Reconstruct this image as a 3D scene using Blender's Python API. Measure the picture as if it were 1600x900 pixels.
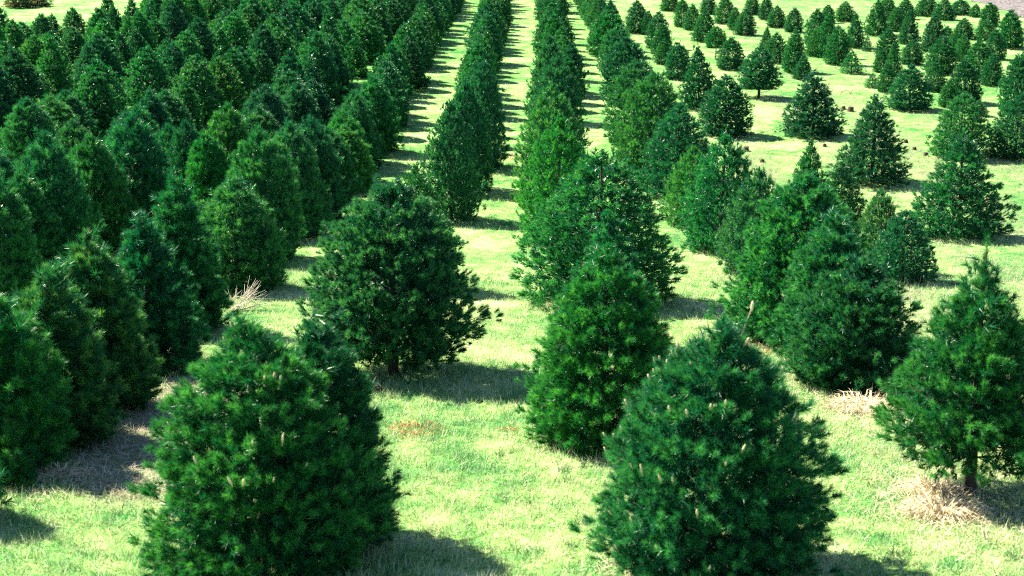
import bpy, math, random
import numpy as np
from mathutils import Vector, Matrix

for _o in list(bpy.data.objects):
    bpy.data.objects.remove(_o)
SC = bpy.context.scene
COL = SC.collection
R = math.radians

# ------------------------------------------------------------------ camera
cam_d = bpy.data.cameras.new('camera')
cam = bpy.data.objects.new('camera', cam_d)
COL.objects.link(cam)
cam.location = (0, 0, 0)
cam.rotation_euler = (R(90 - 11.2589), 0, R(0.7284))
cam_d.sensor_width = 36.0
cam_d.lens = 36.0 * 2160 / 1600
cam_d.clip_start = 0.5
cam_d.clip_end = 4000
cam_d.dof.use_dof = True
cam_d.dof.focus_distance = 21.0
cam_d.dof.aperture_fstop = 3.2
SC.camera = cam

# ------------------------------------------------------------------ sky, sun, exposure
SUN_EL, SUN_AZ = 48.0, 153.0          # azimuth counted from +X towards +Y: behind the trees on the left
w = bpy.data.worlds.new('World')
SC.world = w
w.use_nodes = True
nt = w.node_tree
nt.nodes.clear()
sky = nt.nodes.new('ShaderNodeTexSky')
sky.sky_type = 'NISHITA'
sky.sun_disc = False
sky.ozone_density = 5.0
sky.dust_density = 0.3
sky.sun_elevation = R(SUN_EL)
sky.sun_rotation = R(90 - SUN_AZ)
bg = nt.nodes.new('ShaderNodeBackground')
bg.inputs['Strength'].default_value = 0.05
wo = nt.nodes.new('ShaderNodeOutputWorld')
nt.links.new(sky.outputs[0], bg.inputs[0])
nt.links.new(bg.outputs[0], wo.inputs[0])
sl = bpy.data.lights.new('sun', 'SUN')
sl.energy = 5.0
sl.angle = R(0.55)
sl.color = (1.0, 0.91, 0.72)
sun = bpy.data.objects.new('sun', sl)
COL.objects.link(sun)
_d = Vector((math.cos(R(SUN_EL)) * math.cos(R(SUN_AZ)), math.cos(R(SUN_EL)) * math.sin(R(SUN_AZ)), math.sin(R(SUN_EL))))
sun.rotation_euler = _d.to_track_quat('Z', 'Y').to_euler()
SC.view_settings.view_transform = 'Standard'
SC.view_settings.look = 'None'
SC.view_settings.gamma = 1.0
SC.view_settings.exposure = 2.25
SC.cycles.use_denoising = False      # keep the fine needle texture
SC.cycles.pixel_filter_type = 'BLACKMAN_HARRIS'
SC.cycles.filter_width = 1.15
SC.cycles.max_bounces = 5
SC.cycles.diffuse_bounces = 1
SC.cycles.transmission_bounces = 3
SC.cycles.transparent_max_bounces = 4

# ------------------------------------------------------------------ helpers
def gz(y):
    """ground height: a gentle fall away from the camera, then the field climbs"""
    y = np.asarray(y, float)
    z = -3.2257 - 0.03781 * y + 0.13257 * 2.0 * np.logaddexp(0, (y - 25.5) / 2.0)
    return z - 0.0948 * 12.0 * np.logaddexp(0, (y - 140.0) / 12.0)     # beyond the frame it levels out

def tag(o, label=None, cat=None, group=None, kind=None):
    if label: o['label'] = label
    if cat: o['category'] = cat
    if group: o['group'] = group
    if kind: o['kind'] = kind
    return o

def tri_mesh(name, V, F, mat, attr=None):
    """V (n,3), F (m,3) arrays -> mesh; attr: one float per face"""
    me = bpy.data.meshes.new(name)
    V = np.ascontiguousarray(V, np.float32)
    F = np.ascontiguousarray(F, np.int32)
    k = F.shape[1]
    me.vertices.add(len(V))
    me.vertices.foreach_set('co', V.ravel())
    me.loops.add(F.size)
    me.loops.foreach_set('vertex_index', F.ravel())
    me.polygons.add(len(F))
    me.polygons.foreach_set('loop_start', np.arange(0, F.size, k, dtype=np.int32))
    if attr is not None:
        a = me.attributes.new('tint', 'FLOAT', 'FACE')
        a.data.foreach_set('value', np.ascontiguousarray(attr, np.float32))
    me.materials.append(mat)
    me.update(calc_edges=True)
    return me

def link(name, me, parent=None, loc=None):
    o = bpy.data.objects.new(name, me)
    COL.objects.link(o)
    if parent is not None: o.parent = parent
    if loc is not None: o.location = loc
    return o

def empty(name, loc, rz=0.0):
    o = bpy.data.objects.new(name, None)
    COL.objects.link(o)
    o.empty_display_size = 0.1
    o.location = loc
    o.rotation_euler = (0, 0, rz)
    return o

def unit(a):
    return a / np.maximum(np.linalg.norm(a, axis=-1, keepdims=True), 1e-9)

def tubes(P, r, sides=5):
    """list of polylines P[i] (k,3) with radii r[i] (k,) -> V, F (tris)"""
    V, F, n = [], [], 0
    for pts, rad in zip(P, r):
        pts = np.asarray(pts, float); rad = np.asarray(rad, float)
        t = np.gradient(pts, axis=0); t = unit(t)
        ref = np.where(np.abs(t[:, 2:3]) > .9, [[1., 0, 0]], [[0, 0, 1.]])
        u = unit(np.cross(t, ref)); v = np.cross(t, u)
        a = np.linspace(0, 2 * np.pi, sides, endpoint=False)
        ring = pts[:, None] + rad[:, None, None] * (np.cos(a)[None, :, None] * u[:, None] + np.sin(a)[None, :, None] * v[:, None])
        k = len(pts)
        V.append(ring.reshape(-1, 3))
        i = np.arange(k - 1)[:, None] * sides; j = np.arange(sides)[None]; j2 = (j + 1) % sides
        q = np.stack([i + j, i + j2, i + sides + j2, i + sides + j], -1).reshape(-1, 4) + n
        F.append(np.concatenate([q[:, [0, 1, 2]], q[:, [0, 2, 3]]]))
        top = n + (k - 1) * sides
        F.append(np.array([[top, top + s, top + s + 1] for s in range(1, sides - 1)]))
        n += k * sides
    return np.concatenate(V), np.concatenate(F)

# ------------------------------------------------------------------ materials
def new_mat(name):
    m = bpy.data.materials.new(name)
    m.use_nodes = True
    m.node_tree.nodes.clear()
    return m, m.node_tree

def N(t, kind, **kw):
    n = t.nodes.new(kind)
    for k, v in kw.items():
        if isinstance(v, (int, float, str, bool)) and hasattr(n, k): setattr(n, k, v)
    return n

def ramp(t, fac, stops):
    n = t.nodes.new('ShaderNodeValToRGB')
    e = n.color_ramp.elements
    while len(e) < len(stops): e.new(0.5)
    for i, (p, c) in enumerate(stops):
        e[i].position = p; e[i].color = (*c, 1)
    t.links.new(fac, n.inputs[0])
    return n.outputs[0]

def math_n(t, op, a, b=None, clamp=False):
    n = t.nodes.new('ShaderNodeMath'); n.operation = op; n.use_clamp = clamp
    for i, v in enumerate((a, b)):
        if v is None: continue
        if isinstance(v, (int, float)): n.inputs[i].default_value = v
        else: t.links.new(v, n.inputs[i])
    return n.outputs[0]

def noise(t, vec, scale, detail=3, rough=.55):
    n = t.nodes.new('ShaderNodeTexNoise')
    n.inputs['Scale'].default_value = scale
    n.inputs['Detail'].default_value = detail
    n.inputs['Roughness'].default_value = rough
    t.links.new(vec, n.inputs['Vector'])
    return n.outputs[0]

def mixc(t, fac, a, b, mode='MIX'):
    n = t.nodes.new('ShaderNodeMix'); n.data_type = 'RGBA'; n.blend_type = mode
    n.clamp_result = False
    for s, v in ((n.inputs[0], fac), (n.inputs[6], a), (n.inputs[7], b)):
        if isinstance(v, tuple): s.default_value = (*v, 1)
        elif isinstance(v, (int, float)): s.default_value = v
        else: t.links.new(v, s)
    return n.outputs[2]

def leafy(t, col, rough, spec, transl, tcol=None):
    p = N(t, 'ShaderNodeBsdfPrincipled')
    t.links.new(col, p.inputs['Base Color'])
    p.inputs['Roughness'].default_value = rough
    p.inputs['Specular IOR Level'].default_value = spec
    out = N(t, 'ShaderNodeOutputMaterial')
    tr = N(t, 'ShaderNodeBsdfTranslucent')
    t.links.new(tcol if tcol is not None else col, tr.inputs[0])
    mx = N(t, 'ShaderNodeMixShader'); mx.inputs[0].default_value = transl
    t.links.new(p.outputs[0], mx.inputs[1]); t.links.new(tr.outputs[0], mx.inputs[2])
    t.links.new(mx.outputs[0], out.inputs[0])

def plain(name, col, rough=.85, var=.35, scale=20, spec=.2):
    m, t = new_mat(name)
    g = N(t, 'ShaderNodeTexCoord')
    f = noise(t, g.outputs['Object'], scale)
    c = mixc(t, f, tuple(x * (1 - var) for x in col), tuple(min(1, x * (1 + var)) for x in col))
    p = N(t, 'ShaderNodeBsdfPrincipled')
    t.links.new(c, p.inputs['Base Color'])
    p.inputs['Roughness'].default_value = rough
    p.inputs['Specular IOR Level'].default_value = spec
    b = N(t, 'ShaderNodeBump'); b.inputs['Strength'].default_value = .5; b.inputs['Distance'].default_value = .01
    t.links.new(f, b.inputs['Height']); t.links.new(b.outputs[0], p.inputs['Normal'])
    o = N(t, 'ShaderNodeOutputMaterial'); t.links.new(p.outputs[0], o.inputs[0])
    return m

# needles: each tree carries its own leaf colour (object colour), each shoot its own tint
M_NEEDLE, t = new_mat('pine_needles')
oi = N(t, 'ShaderNodeObjectInfo')
at = N(t, 'ShaderNodeAttribute'); at.attribute_name = 'tint'
c = mixc(t, at.outputs['Fac'], oi.outputs['Color'], mixc(t, 1.0, oi.outputs['Color'], (10.0, 2.7, 1.75), 'MULTIPLY'))
leafy(t, c, .4, .4, .32, mixc(t, 1.0, c, (1.9, 1.5, .8), 'MULTIPLY'))
M_NEEDLE_FAR, t = new_mat('far_pine_needles')
oi = N(t, 'ShaderNodeObjectInfo')
at = N(t, 'ShaderNodeAttribute'); at.attribute_name = 'tint'
c0 = mixc(t, oi.outputs['Random'], (.003, .080, .038), (.006, .110, .037))
c = mixc(t, at.outputs['Fac'], c0, mixc(t, 1.0, c0, (10.0, 2.7, 1.75), 'MULTIPLY'))
leafy(t, c, .4, .4, .3, mixc(t, 1.0, c, (1.9, 1.5, .8), 'MULTIPLY'))
M_BARK = plain('pine_bark', (.055, .042, .032), .95, .5, 30)
M_BUD = plain('tan_bud', (.66, .50, .34), .7, .3, 60)
M_TWIG = plain('dead_twig_wood', (.55, .48, .40), .9, .3, 25)
M_SHOOT = plain('leader_shoot_bark', (.20, .17, .11), .8, .3, 40)
M_STUMP = plain('stump_wood', (.06, .04, .03), .95, .4, 30)

# ground colours, shared by the soil and by the blades that grow from it
GRP = bpy.data.node_groups.new('grass_colour', 'ShaderNodeTree')
GRP.interface.new_socket('Color', in_out='OUTPUT', socket_type='NodeSocketColor')
GRP.interface.new_socket('Litter', in_out='OUTPUT', socket_type='NodeSocketFloat')
t = GRP
go = N(t, 'NodeGroupOutput')
geo = N(t, 'ShaderNodeNewGeometry'); pos = geo.outputs['Position']
n1 = noise(t, pos, .55, 4); n2 = noise(t, pos, 3.2, 5, .65); n3 = noise(t, pos, 22, 3)
v = math_n(t, 'ADD', math_n(t, 'MULTIPLY', n1, .40), math_n(t, 'MULTIPLY', n2, .46))
v = math_n(t, 'ADD', v, math_n(t, 'MULTIPLY', n3, .16))
col = ramp(t, v, [(.35, (.03, .20, .055)), (.45, (.16, .36, .12)), (.52, (.42, .53, .22)), (.62, (.78, .76, .50))])
sep = N(t, 'ShaderNodeSeparateXYZ'); t.links.new(pos, sep.inputs[0])
xw = math_n(t, 'ADD', sep.outputs[0], math_n(t, 'MULTIPLY', math_n(t, 'SUBTRACT', noise(t, pos, .8, 4, .7), .5), 1.5))
lit = None
for rx, wd, k in ((3.3, .6, .5), (5.2, .75, 1.), (7.4, .6, .7), (9.3, .8, 1.), (11.2, .6, .8), (13.3, .7, .8), (16.5, 1., .7), (1.0, .5, .35)):
    d = math_n(t, 'DIVIDE', math_n(t, 'ABSOLUTE', math_n(t, 'SUBTRACT', xw, rx)), wd)
    d = math_n(t, 'MULTIPLY', math_n(t, 'SUBTRACT', 1.25, d, True), k, True)
    lit = d if lit is None else math_n(t, 'MAXIMUM', lit, d)
ex = math_n(t, 'POWER', math_n(t, 'DIVIDE', math_n(t, 'ABSOLUTE', math_n(t, 'ADD', sep.outputs[0], 3.05)), .85), 2.)
ey = math_n(t, 'POWER', math_n(t, 'DIVIDE', math_n(t, 'ABSOLUTE', math_n(t, 'SUBTRACT', sep.outputs[1], 12.2)), 2.5), 2.)
bare = math_n(t, 'MULTIPLY', math_n(t, 'SUBTRACT', 1.15, math_n(t, 'ADD', ex, ey)), 3., True)
lit = math_n(t, 'MULTIPLY', lit, math_n(t, 'MULTIPLY', math_n(t, 'SUBTRACT', noise(t, pos, 2.4, 5, .7), .36), 4.2, True), True)
lit = math_n(t, 'MAXIMUM', lit, bare)
col = mixc(t, lit, col, mixc(t, n3, (.23, .19, .13), (.50, .46, .34)))
t.links.new(col, go.inputs[0]); t.links.new(lit, go.inputs[1])

M_GROUND, t = new_mat('meadow_ground')
g = N(t, 'ShaderNodeGroup'); g.node_tree = GRP
geo = N(t, 'ShaderNodeNewGeometry'); pos = geo.outputs['Position']
sp = noise(t, pos, 60, 2, .7)
sp2 = noise(t, pos, 9, 5, .75)
f = math_n(t, 'ADD', math_n(t, 'MULTIPLY', sp, .45), math_n(t, 'MULTIPLY', sp2, .55))
c = mixc(t, math_n(t, 'MULTIPLY', math_n(t, 'SUBTRACT', f, .40), 5.0, True), mixc(t, 1., g.outputs[0], (.22, .38, .24), 'MULTIPLY'), mixc(t, 1., g.outputs[0], (.58, .80, .53), 'MULTIPLY'))
p = N(t, 'ShaderNodeBsdfPrincipled'); t.links.new(c, p.inputs['Base Color'])
p.inputs['Roughness'].default_value = .95; p.inputs['Specular IOR Level'].default_value = .1
b = N(t, 'ShaderNodeBump'); b.inputs['Strength'].default_value = .7; b.inputs['Distance'].default_value = .05
h = math_n(t, 'ADD', math_n(t, 'MULTIPLY', noise(t, pos, 6, 4, .7), 1.0), math_n(t, 'MULTIPLY', sp, .5))
t.links.new(h, b.inputs['Height']); t.links.new(b.outputs[0], p.inputs['Normal'])
o = N(t, 'ShaderNodeOutputMaterial'); t.links.new(p.outputs[0], o.inputs[0])

M_GRASS, t = new_mat('grass_blades')
g = N(t, 'ShaderNodeGroup'); g.node_tree = GRP
geo = N(t, 'ShaderNodeNewGeometry')
rnd = geo.outputs['Random Per Island']
c = mixc(t, rnd, mixc(t, 1., g.outputs[0], (.8, .9, .8), 'MULTIPLY'), mixc(t, 1., g.outputs[0], (1.25, 1.15, 1.2), 'MULTIPLY'))
c = mixc(t, math_n(t, 'MULTIPLY', math_n(t, 'SUBTRACT', rnd, .67), 6, True), c, (.70, .75, .50))
c = mixc(t, math_n(t, 'MULTIPLY', math_n(t, 'SUBTRACT', .25, rnd), 8, True), c, (.05, .25, .07))
leafy(t, c, .6, .25, .3)

def straw_mat(name, a, b_):
    m, t = new_mat(name)
    geo = N(t, 'ShaderNodeNewGeometry')
    c = mixc(t, geo.outputs['Random Per Island'], a, b_)
    leafy(t, c, .7, .2, .2)
    return m
M_STRAW = straw_mat('dry_straw', (.5, .40, .25), (.8, .70, .50))
M_LITTER = straw_mat('brown_litter', (.24, .19, .14), (.72, .62, .49))
M_RUST = straw_mat('rusty_needles', (.28, .11, .04), (.5, .27, .12))

M_FIELD, t = new_mat('ploughed_soil')
geo = N(t, 'ShaderNodeNewGeometry'); pos = geo.outputs['Position']
f = noise(t, pos, 7, 5, .7)
c = ramp(t, f, [(.36, (.03, .026, .028)), (.5, (.11, .095, .10)), (.64, (.26, .23, .24))])
p = N(t, 'ShaderNodeBsdfPrincipled'); t.links.new(c, p.inputs['Base Color']); p.inputs['Roughness'].default_value = .95
b = N(t, 'ShaderNodeBump'); b.inputs['Strength'].default_value = 1.; b.inputs['Distance'].default_value = .1
t.links.new(f, b.inputs['Height']); t.links.new(b.outputs[0], p.inputs['Normal'])
o = N(t, 'ShaderNodeOutputMaterial'); t.links.new(p.outputs[0], o.inputs[0])

# ------------------------------------------------------------------ ground
def sheet(name, xs, ys, mat, dz=0.0, zf=None):
    X, Y = np.meshgrid(xs, ys)
    Z = gz(Y) + dz
    if zf is not None: Z = Z + zf(X, Y)
    V = np.stack([X, Y, Z], -1).reshape(-1, 3)
    nx, ny = len(xs), len(ys)
    i = (np.arange(ny - 1)[:, None] * nx + np.arange(nx - 1)[None]).ravel()
    F = np.stack([i, i + 1, i + nx + 1, i + nx], -1)
    me = tri_mesh(name, V, F, mat)
    me.polygons.foreach_set('use_smooth', np.ones(len(F), bool))
    return me

ys = np.concatenate([[-60, -20, 0], np.arange(4, 60, .5), np.arange(60, 200, 4), [230, 300, 500, 900, 1800]])
xs = np.concatenate([[-900, -400, -200, -100, -60], np.arange(-40, 41, 2.), [60, 100, 200, 400, 900]])
ground = tag(link('ground', sheet('ground', xs, ys, M_GROUND)), 'sunlit meadow ground of pale green grass and straw', kind='structure')

# ------------------------------------------------------------------ the pines: row, x, y, height, radius, outline, leaf tone, bare trunk, label
TREES = [
 ('A', -4.11, 9.35, 0.88, 0.28, 'o', 1, 0.0, ''),
 ('A', -4.08, 10.32, 0.51, 0.23, 's', 2, 0.0, 'low sprawling pine with bright sprigs at the lower left edge'),
 ('A', -4.25, 10.74, 1.36, 0.47, 'o', 2, 0.0, 'bushy bright tipped pine cut by the left edge'),
 ('A', -4.07, 11.49, 1.47, 0.46, 'o', 2, 0.0, 'feathery pine with glowing right rim, second in along the left row'),
 ('A', -4.08, 12.62, 1.58, 0.48, 'o', 2, 0.0, 'feathery bright pine with a leader, beside the straw covered lane'),
 ('A', -4.08, 14.43, 1.61, 0.53, 'c', 0, 0.0, 'very dark pine in shade above the straw covered ground'),
 ('A', -4.28, 16.45, 1.87, 0.54, 'c', 1, 0.0, 'dark tall pine with bright pointed top, beside pale dead twigs'),
 ('A', -4.25, 19.73, 1.56, 0.65, 'o', 2, 0.0, 'bright topped pine with rounded lumps right above the dead twigs'),
 ('A', -4.4, 22.42, 2.05, 0.62, 'd', 1, 0.0, 'bright yellowish domed pine behind the lumpy bright topped pine'),
 ('A', -4.35, 24.8, 2.0, 0.6, 'o', 1, 0.0, ''),
 ('A', -4.23, 26.57, 1.92, 0.59, 'o', 0, 0.0, ''),
 ('A', -4.2, 28.27, 1.5, 0.57, 'o', 1, 0.0, None),
 ('A', -3.96, 29.71, 1.32, 0.55, 'o', 2, 0.0, None),
 ('A', -4.09, 30.56, 1.52, 0.51, 'o', 2, 0.0, None),
 ('A', -4.01, 31.86, 1.69, 0.49, 'c', 1, 0.0, None),
 ('A', -4.08, 32.66, 1.63, 0.52, 'o', 0, 0.0, None),
 ('A', -3.9, 34.04, 1.78, 0.57, 'o', 1, 0.0, None),
 ('A', -3.97, 36.09, 1.45, 0.49, 'o', 1, 0.0, None),
 ('A', -3.95, 37.59, 1.43, 0.58, 'c', 1, 0.0, None),
 ('A', -3.98, 38.52, 1.6, 0.6, 'o', 1, 0.0, None),
 ('A', -4.26, 39.68, 1.61, 0.58, 'c', 1, 0.0, None),
 ('A', -4.27, 41.14, 1.34, 0.53, 'o', 1, 0.0, None),
 ('A', -4.15, 42.16, 1.68, 0.51, 'c', 1, 0.0, None),
 ('A', -4.18, 43.27, 1.43, 0.54, 'o', 1, 0.0, None),
 ('A', -3.82, 44.41, 1.57, 0.57, 'o', 0, 0.0, None),
 ('A', -4.07, 45.82, 1.84, 0.56, 'o', 1, 0.0, None),
 ('A', -4.23, 46.62, 1.77, 0.52, 'c', 0, 0.0, None),
 ('A', -3.98, 48.87, 1.38, 0.53, 'o', 1, 0.0, None),
 ('A', -4.07, 49.94, 1.7, 0.66, 'o', 1, 0.0, None),
 ('A', -4.14, 51.31, 1.27, 0.52, 'o', 1, 0.0, None),
 ('A', -4.04, 52.81, 1.49, 0.52, 'c', 1, 0.0, None),
 ('A', -4.33, 54.09, 1.29, 0.56, 'o', 1, 0.0, None),
 ('A', -4.13, 55.2, 1.36, 0.52, 'o', 2, 0.0, None),
 ('A', -4.21, 56.54, 1.48, 0.54, 'o', 1, 0.0, None),
 ('A', -4.21, 57.29, 1.87, 0.61, 'o', 0, 0.0, None),
 ('A', -4.16, 57.9, 1.42, 0.53, 'c', 1, 0.0, None),
 ('A', -4.18, 59.38, 2.16, 0.59, 'c', 2, 0.0, None),
 ('A', -4.09, 60.39, 1.43, 0.59, 'o', 2, 0.0, None),
 ('A', -4.1, 61.84, 1.59, 0.55, 'o', 0, 0.0, None),
 ('A', -3.97, 63.89, 1.33, 0.51, 'o', 2, 0.0, None),
 ('A', -4.18, 65.94, 1.32, 0.56, 'o', 2, 0.0, None),
 ('A', -4.13, 66.89, 1.9, 0.57, 'o', 0, 0.0, None),
 ('A', -4.08, 68.04, 1.69, 0.53, 'o', 0, 0.0, None),
 ('A', -4.07, 69.38, 2.11, 0.61, 'o', 0, 0.0, None),
 ('A', -4.1, 70.52, 2.04, 0.57, 'c', 1, 0.0, None),
 ('A', -4.3, 71.7, 1.35, 0.6, 'o', 2, 0.0, None),
 ('A', -3.95, 72.73, 1.26, 0.47, 'o', 0, 0.0, None),
 ('A', -3.92, 73.71, 1.41, 0.5, 'o', 2, 0.0, None),
 ('A', -4.11, 75.27, 1.59, 0.51, 'c', 2, 0.0, None),
 ('A', -4.18, 76.04, 1.19, 0.44, 'c', 0, 0.0, None),
 ('A', -4.01, 77.76, 1.54, 0.57, 'o', 0, 0.0, None),
 ('B', -1.7, 8.49, 1.56, 0.75, 'o', 1, 0.0, 'big blurred bushy pine at the bottom edge, in the left half of the foreground'),
 ('B', -1.33, 8.91, 1.46, 0.42, 'o', 0, 0.0, 'dark narrow pine half hidden behind the big blurred foreground pine'),
 ('B', -1.44, 14.18, 1.97, 0.84, 'd', 1, 0.26, 'broad domed pine with bare trunk showing, alone between the two grass lanes'),
 ('B', -1.63, 19.6, 1.79, 0.57, 'c', 2, 0.0, 'light green pine partly hidden behind the broad domed pine'),
 ('B', -1.52, 26.59, 2.22, 0.51, 'o', 0, 0.0, 'dark pine with a thin leader, directly above the broad domed pine'),
 ('B', -1.36, 29.65, 2.27, 0.54, 'o', 0, 0.0, 'dark bushy pine beside the grass lane, second above the broad domed pine'),
 ('B', -1.17, 32.19, 2.39, 0.55, 'o', 0, 0.0, ''),
 ('B', -1.65, 34.25, 1.52, 0.44, 'c', 0, 0.0, None),
 ('B', -1.59, 34.97, 1.53, 0.46, 'o', 2, 0.0, None),
 ('B', -1.59, 36.42, 1.51, 0.4, 'c', 0, 0.0, None),
 ('B', -1.66, 37.7, 1.32, 0.47, 'o', 1, 0.0, None),
 ('B', -1.48, 39.18, 1.62, 0.52, 'o', 0, 0.0, None),
 ('B', -1.54, 40.19, 1.31, 0.48, 'o', 2, 0.0, None),
 ('B', -1.51, 41.35, 1.75, 0.54, 'o', 1, 0.0, None),
 ('B', -1.62, 42.82, 1.47, 0.43, 'o', 2, 0.0, None),
 ('B', -1.79, 43.77, 1.41, 0.47, 'o', 0, 0.0, None),
 ('B', -1.77, 44.9, 1.18, 0.45, 'c', 0, 0.0, None),
 ('B', -1.64, 46.35, 1.37, 0.49, 'o', 2, 0.0, None),
 ('B', -1.69, 47.52, 1.36, 0.51, 'c', 1, 0.0, None),
 ('B', -1.54, 48.59, 1.34, 0.47, 'c', 2, 0.0, None),
 ('B', -1.65, 49.93, 1.37, 0.51, 'o', 0, 0.0, None),
 ('B', -1.55, 50.59, 1.7, 0.57, 'o', 1, 0.0, None),
 ('B', -1.62, 53.29, 1.57, 0.52, 'o', 1, 0.0, None),
 ('B', -1.83, 54.38, 1.7, 0.59, 'o', 0, 0.0, None),
 ('B', -1.49, 55.2, 1.46, 0.48, 'c', 0, 0.0, None),
 ('B', -1.61, 56.62, 1.26, 0.41, 'o', 2, 0.0, None),
 ('B', -1.37, 57.49, 1.05, 0.43, 'o', 0, 0.0, None),
 ('B', -1.73, 58.63, 1.52, 0.48, 'o', 1, 0.0, None),
 ('B', -1.55, 60.08, 1.53, 0.5, 'c', 1, 0.0, None),
 ('B', -1.55, 61.18, 1.2, 0.4, 'c', 2, 0.0, None),
 ('B', -1.85, 62.45, 1.69, 0.59, 'c', 2, 0.0, None),
 ('B', -1.33, 63.4, 1.4, 0.51, 'o', 1, 0.0, None),
 ('B', -1.8, 64.66, 1.53, 0.48, 'o', 2, 0.0, None),
 ('B', -1.57, 67.3, 1.65, 0.48, 'o', 1, 0.0, None),
 ('B', -1.74, 68.16, 1.15, 0.4, 'o', 1, 0.0, None),
 ('B', -1.72, 69.63, 1.32, 0.48, 'o', 2, 0.0, None),
 ('B', -1.41, 70.44, 1.34, 0.4, 'o', 0, 0.0, None),
 ('B', -1.67, 71.57, 1.83, 0.49, 'o', 2, 0.0, None),
 ('B', -1.55, 73.11, 1.68, 0.44, 'c', 1, 0.0, None),
 ('B', -1.56, 73.75, 1.87, 0.52, 'c', 0, 0.0, None),
 ('B', -1.47, 74.81, 1.29, 0.4, 'o', 0, 0.0, None),
 ('B', -1.68, 76.52, 1.01, 0.37, 'o', 2, 0.0, None),
 ('B', -1.4, 77.3, 1.12, 0.41, 'c', 1, 0.0, None),
 ('B', -1.51, 78.31, 1.45, 0.46, 'o', 2, 0.0, None),
 ('C', 1.17, 8.53, 1.56, 0.77, 'o', 1, 0.0, 'large dark pine with tan buds and a bare leader, at bottom edge'),
 ('C', 0.66, 11.51, 1.64, 0.64, 'o', 2, 0.0, 'yellow green topped pine just behind the large budded foreground pine'),
 ('C', 0.9, 15.75, 1.5, 0.47, 'c', 1, 0.0, 'small spiky pine peeking over the yellow green topped pine'),
 ('C', 0.94, 18.73, 2.01, 0.93, 'o', 1, 0.0, 'wide pine with a tall pale leader on its crown, centre row'),
 ('C', 0.48, 24.0, 2.19, 0.62, 'o', 2, 0.0, 'pale green pine overlapping the left of the wide pine with tall leader'),
 ('C', 0.48, 28.09, 2.36, 0.68, 'o', 2, 0.0, 'pale green pine with many pale tips, in front of a dark domed pine'),
 ('C', 0.66, 32.73, 2.4, 0.62, 'd', 0, 0.0, 'dark smooth domed pine standing tall in the centre row'),
 ('C', 0.45, 38.5, 2.27, 0.55, 'o', 1, 0.0, ''),
 ('C', 1.01, 40.32, 1.21, 0.4, 'o', 1, 0.0, None),
 ('C', 1.08, 41.64, 1.32, 0.46, 'o', 1, 0.0, None),
 ('C', 1.23, 43.05, 1.55, 0.49, 'o', 0, 0.0, None),
 ('C', 0.98, 44.04, 1.32, 0.44, 'o', 2, 0.0, None),
 ('C', 1.22, 46.38, 1.43, 0.45, 'o', 2, 0.0, None),
 ('C', 1.02, 48.53, 1.48, 0.45, 'o', 1, 0.0, None),
 ('C', 0.98, 50.79, 1.71, 0.51, 'o', 1, 0.0, None),
 ('C', 1.23, 52.16, 1.48, 0.4, 'o', 0, 0.0, None),
 ('C', 0.66, 53.29, 1.56, 0.52, 'o', 1, 0.0, None),
 ('C', 0.99, 54.67, 1.55, 0.49, 'c', 0, 0.0, None),
 ('C', 0.82, 55.45, 1.25, 0.45, 'c', 0, 0.0, None),
 ('C', 1.22, 56.63, 1.72, 0.49, 'c', 1, 0.0, None),
 ('C', 0.96, 59.01, 1.5, 0.45, 'o', 1, 0.0, None),
 ('C', 1.1, 60.45, 1.37, 0.48, 'c', 1, 0.0, None),
 ('C', 0.93, 62.62, 1.72, 0.49, 'o', 0, 0.0, None),
 ('C', 1.02, 63.91, 1.16, 0.39, 'c', 1, 0.0, None),
 ('C', 1.09, 64.83, 1.17, 0.41, 'c', 0, 0.0, None),
 ('C', 0.76, 65.98, 1.7, 0.55, 'c', 0, 0.0, None),
 ('C', 0.92, 67.18, 1.65, 0.5, 'o', 0, 0.0, None),
 ('C', 1.32, 69.44, 1.7, 0.56, 'c', 1, 0.0, None),
 ('C', 1.05, 70.35, 1.9, 0.49, 'o', 0, 0.0, None),
 ('C', 0.82, 71.52, 1.38, 0.48, 'o', 0, 0.0, None),
 ('C', 1.01, 72.91, 1.35, 0.5, 'o', 2, 0.0, None),
 ('C', 1.14, 73.75, 1.64, 0.54, 'c', 0, 0.0, None),
 ('C', 0.98, 74.98, 1.91, 0.57, 'c', 0, 0.0, None),
 ('C', 0.84, 76.02, 1.77, 0.48, 'c', 1, 0.0, None),
 ('C', 0.94, 77.11, 1.25, 0.45, 'c', 1, 0.0, None),
 ('D', 3.35, 10.03, 1.72, 0.61, 'c', 1, 0.36, 'pine with visible trunk cut by the right edge, above dry grass tuft'),
 ('D', 3.27, 13.66, 1.25, 0.61, 'd', 0, 0.0, 'low rounded pine with straw grass at its foot, right of the centre'),
 ('D', 3.34, 15.0, 1.56, 0.55, 'o', 1, 0.0, 'pointed pine right behind the low rounded pine with straw grass'),
 ('D', 3.23, 16.16, 1.94, 0.87, 'o', 2, 0.0, 'tall bright green pine with dark right side, behind the pointed pine'),
 ('D', 3.53, 21.26, 1.6, 0.52, 'o', 1, 0.0, 'narrow pine squeezed left of the tall bright green pine'),
 ('D', 3.3, 23.58, 1.94, 0.64, 'o', 1, 0.0, 'bushy pine with a tuft on its top beside bare litter patch'),
 ('D', 3.1, 26.19, 1.47, 0.48, 'o', 2, 0.0, ''),
 ('D', 3.13, 29.15, 1.86, 0.68, 'o', 0, 0.0, 'dark conical pine in the row right of the middle lane'),
 ('D', 2.67, 31.2, 2.26, 0.78, 'd', 2, 0.0, 'large light green domed pine bordering the middle lane on its right'),
 ('D', 2.71, 35.2, 2.04, 0.78, 'd', 1, 0.0, ''),
 ('D', 2.85, 41.86, 1.89, 0.69, 'd', 0, 0.0, ''),
 ('D', 2.93, 47.62, 1.63, 0.65, 'd', 1, 0.0, ''),
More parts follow.
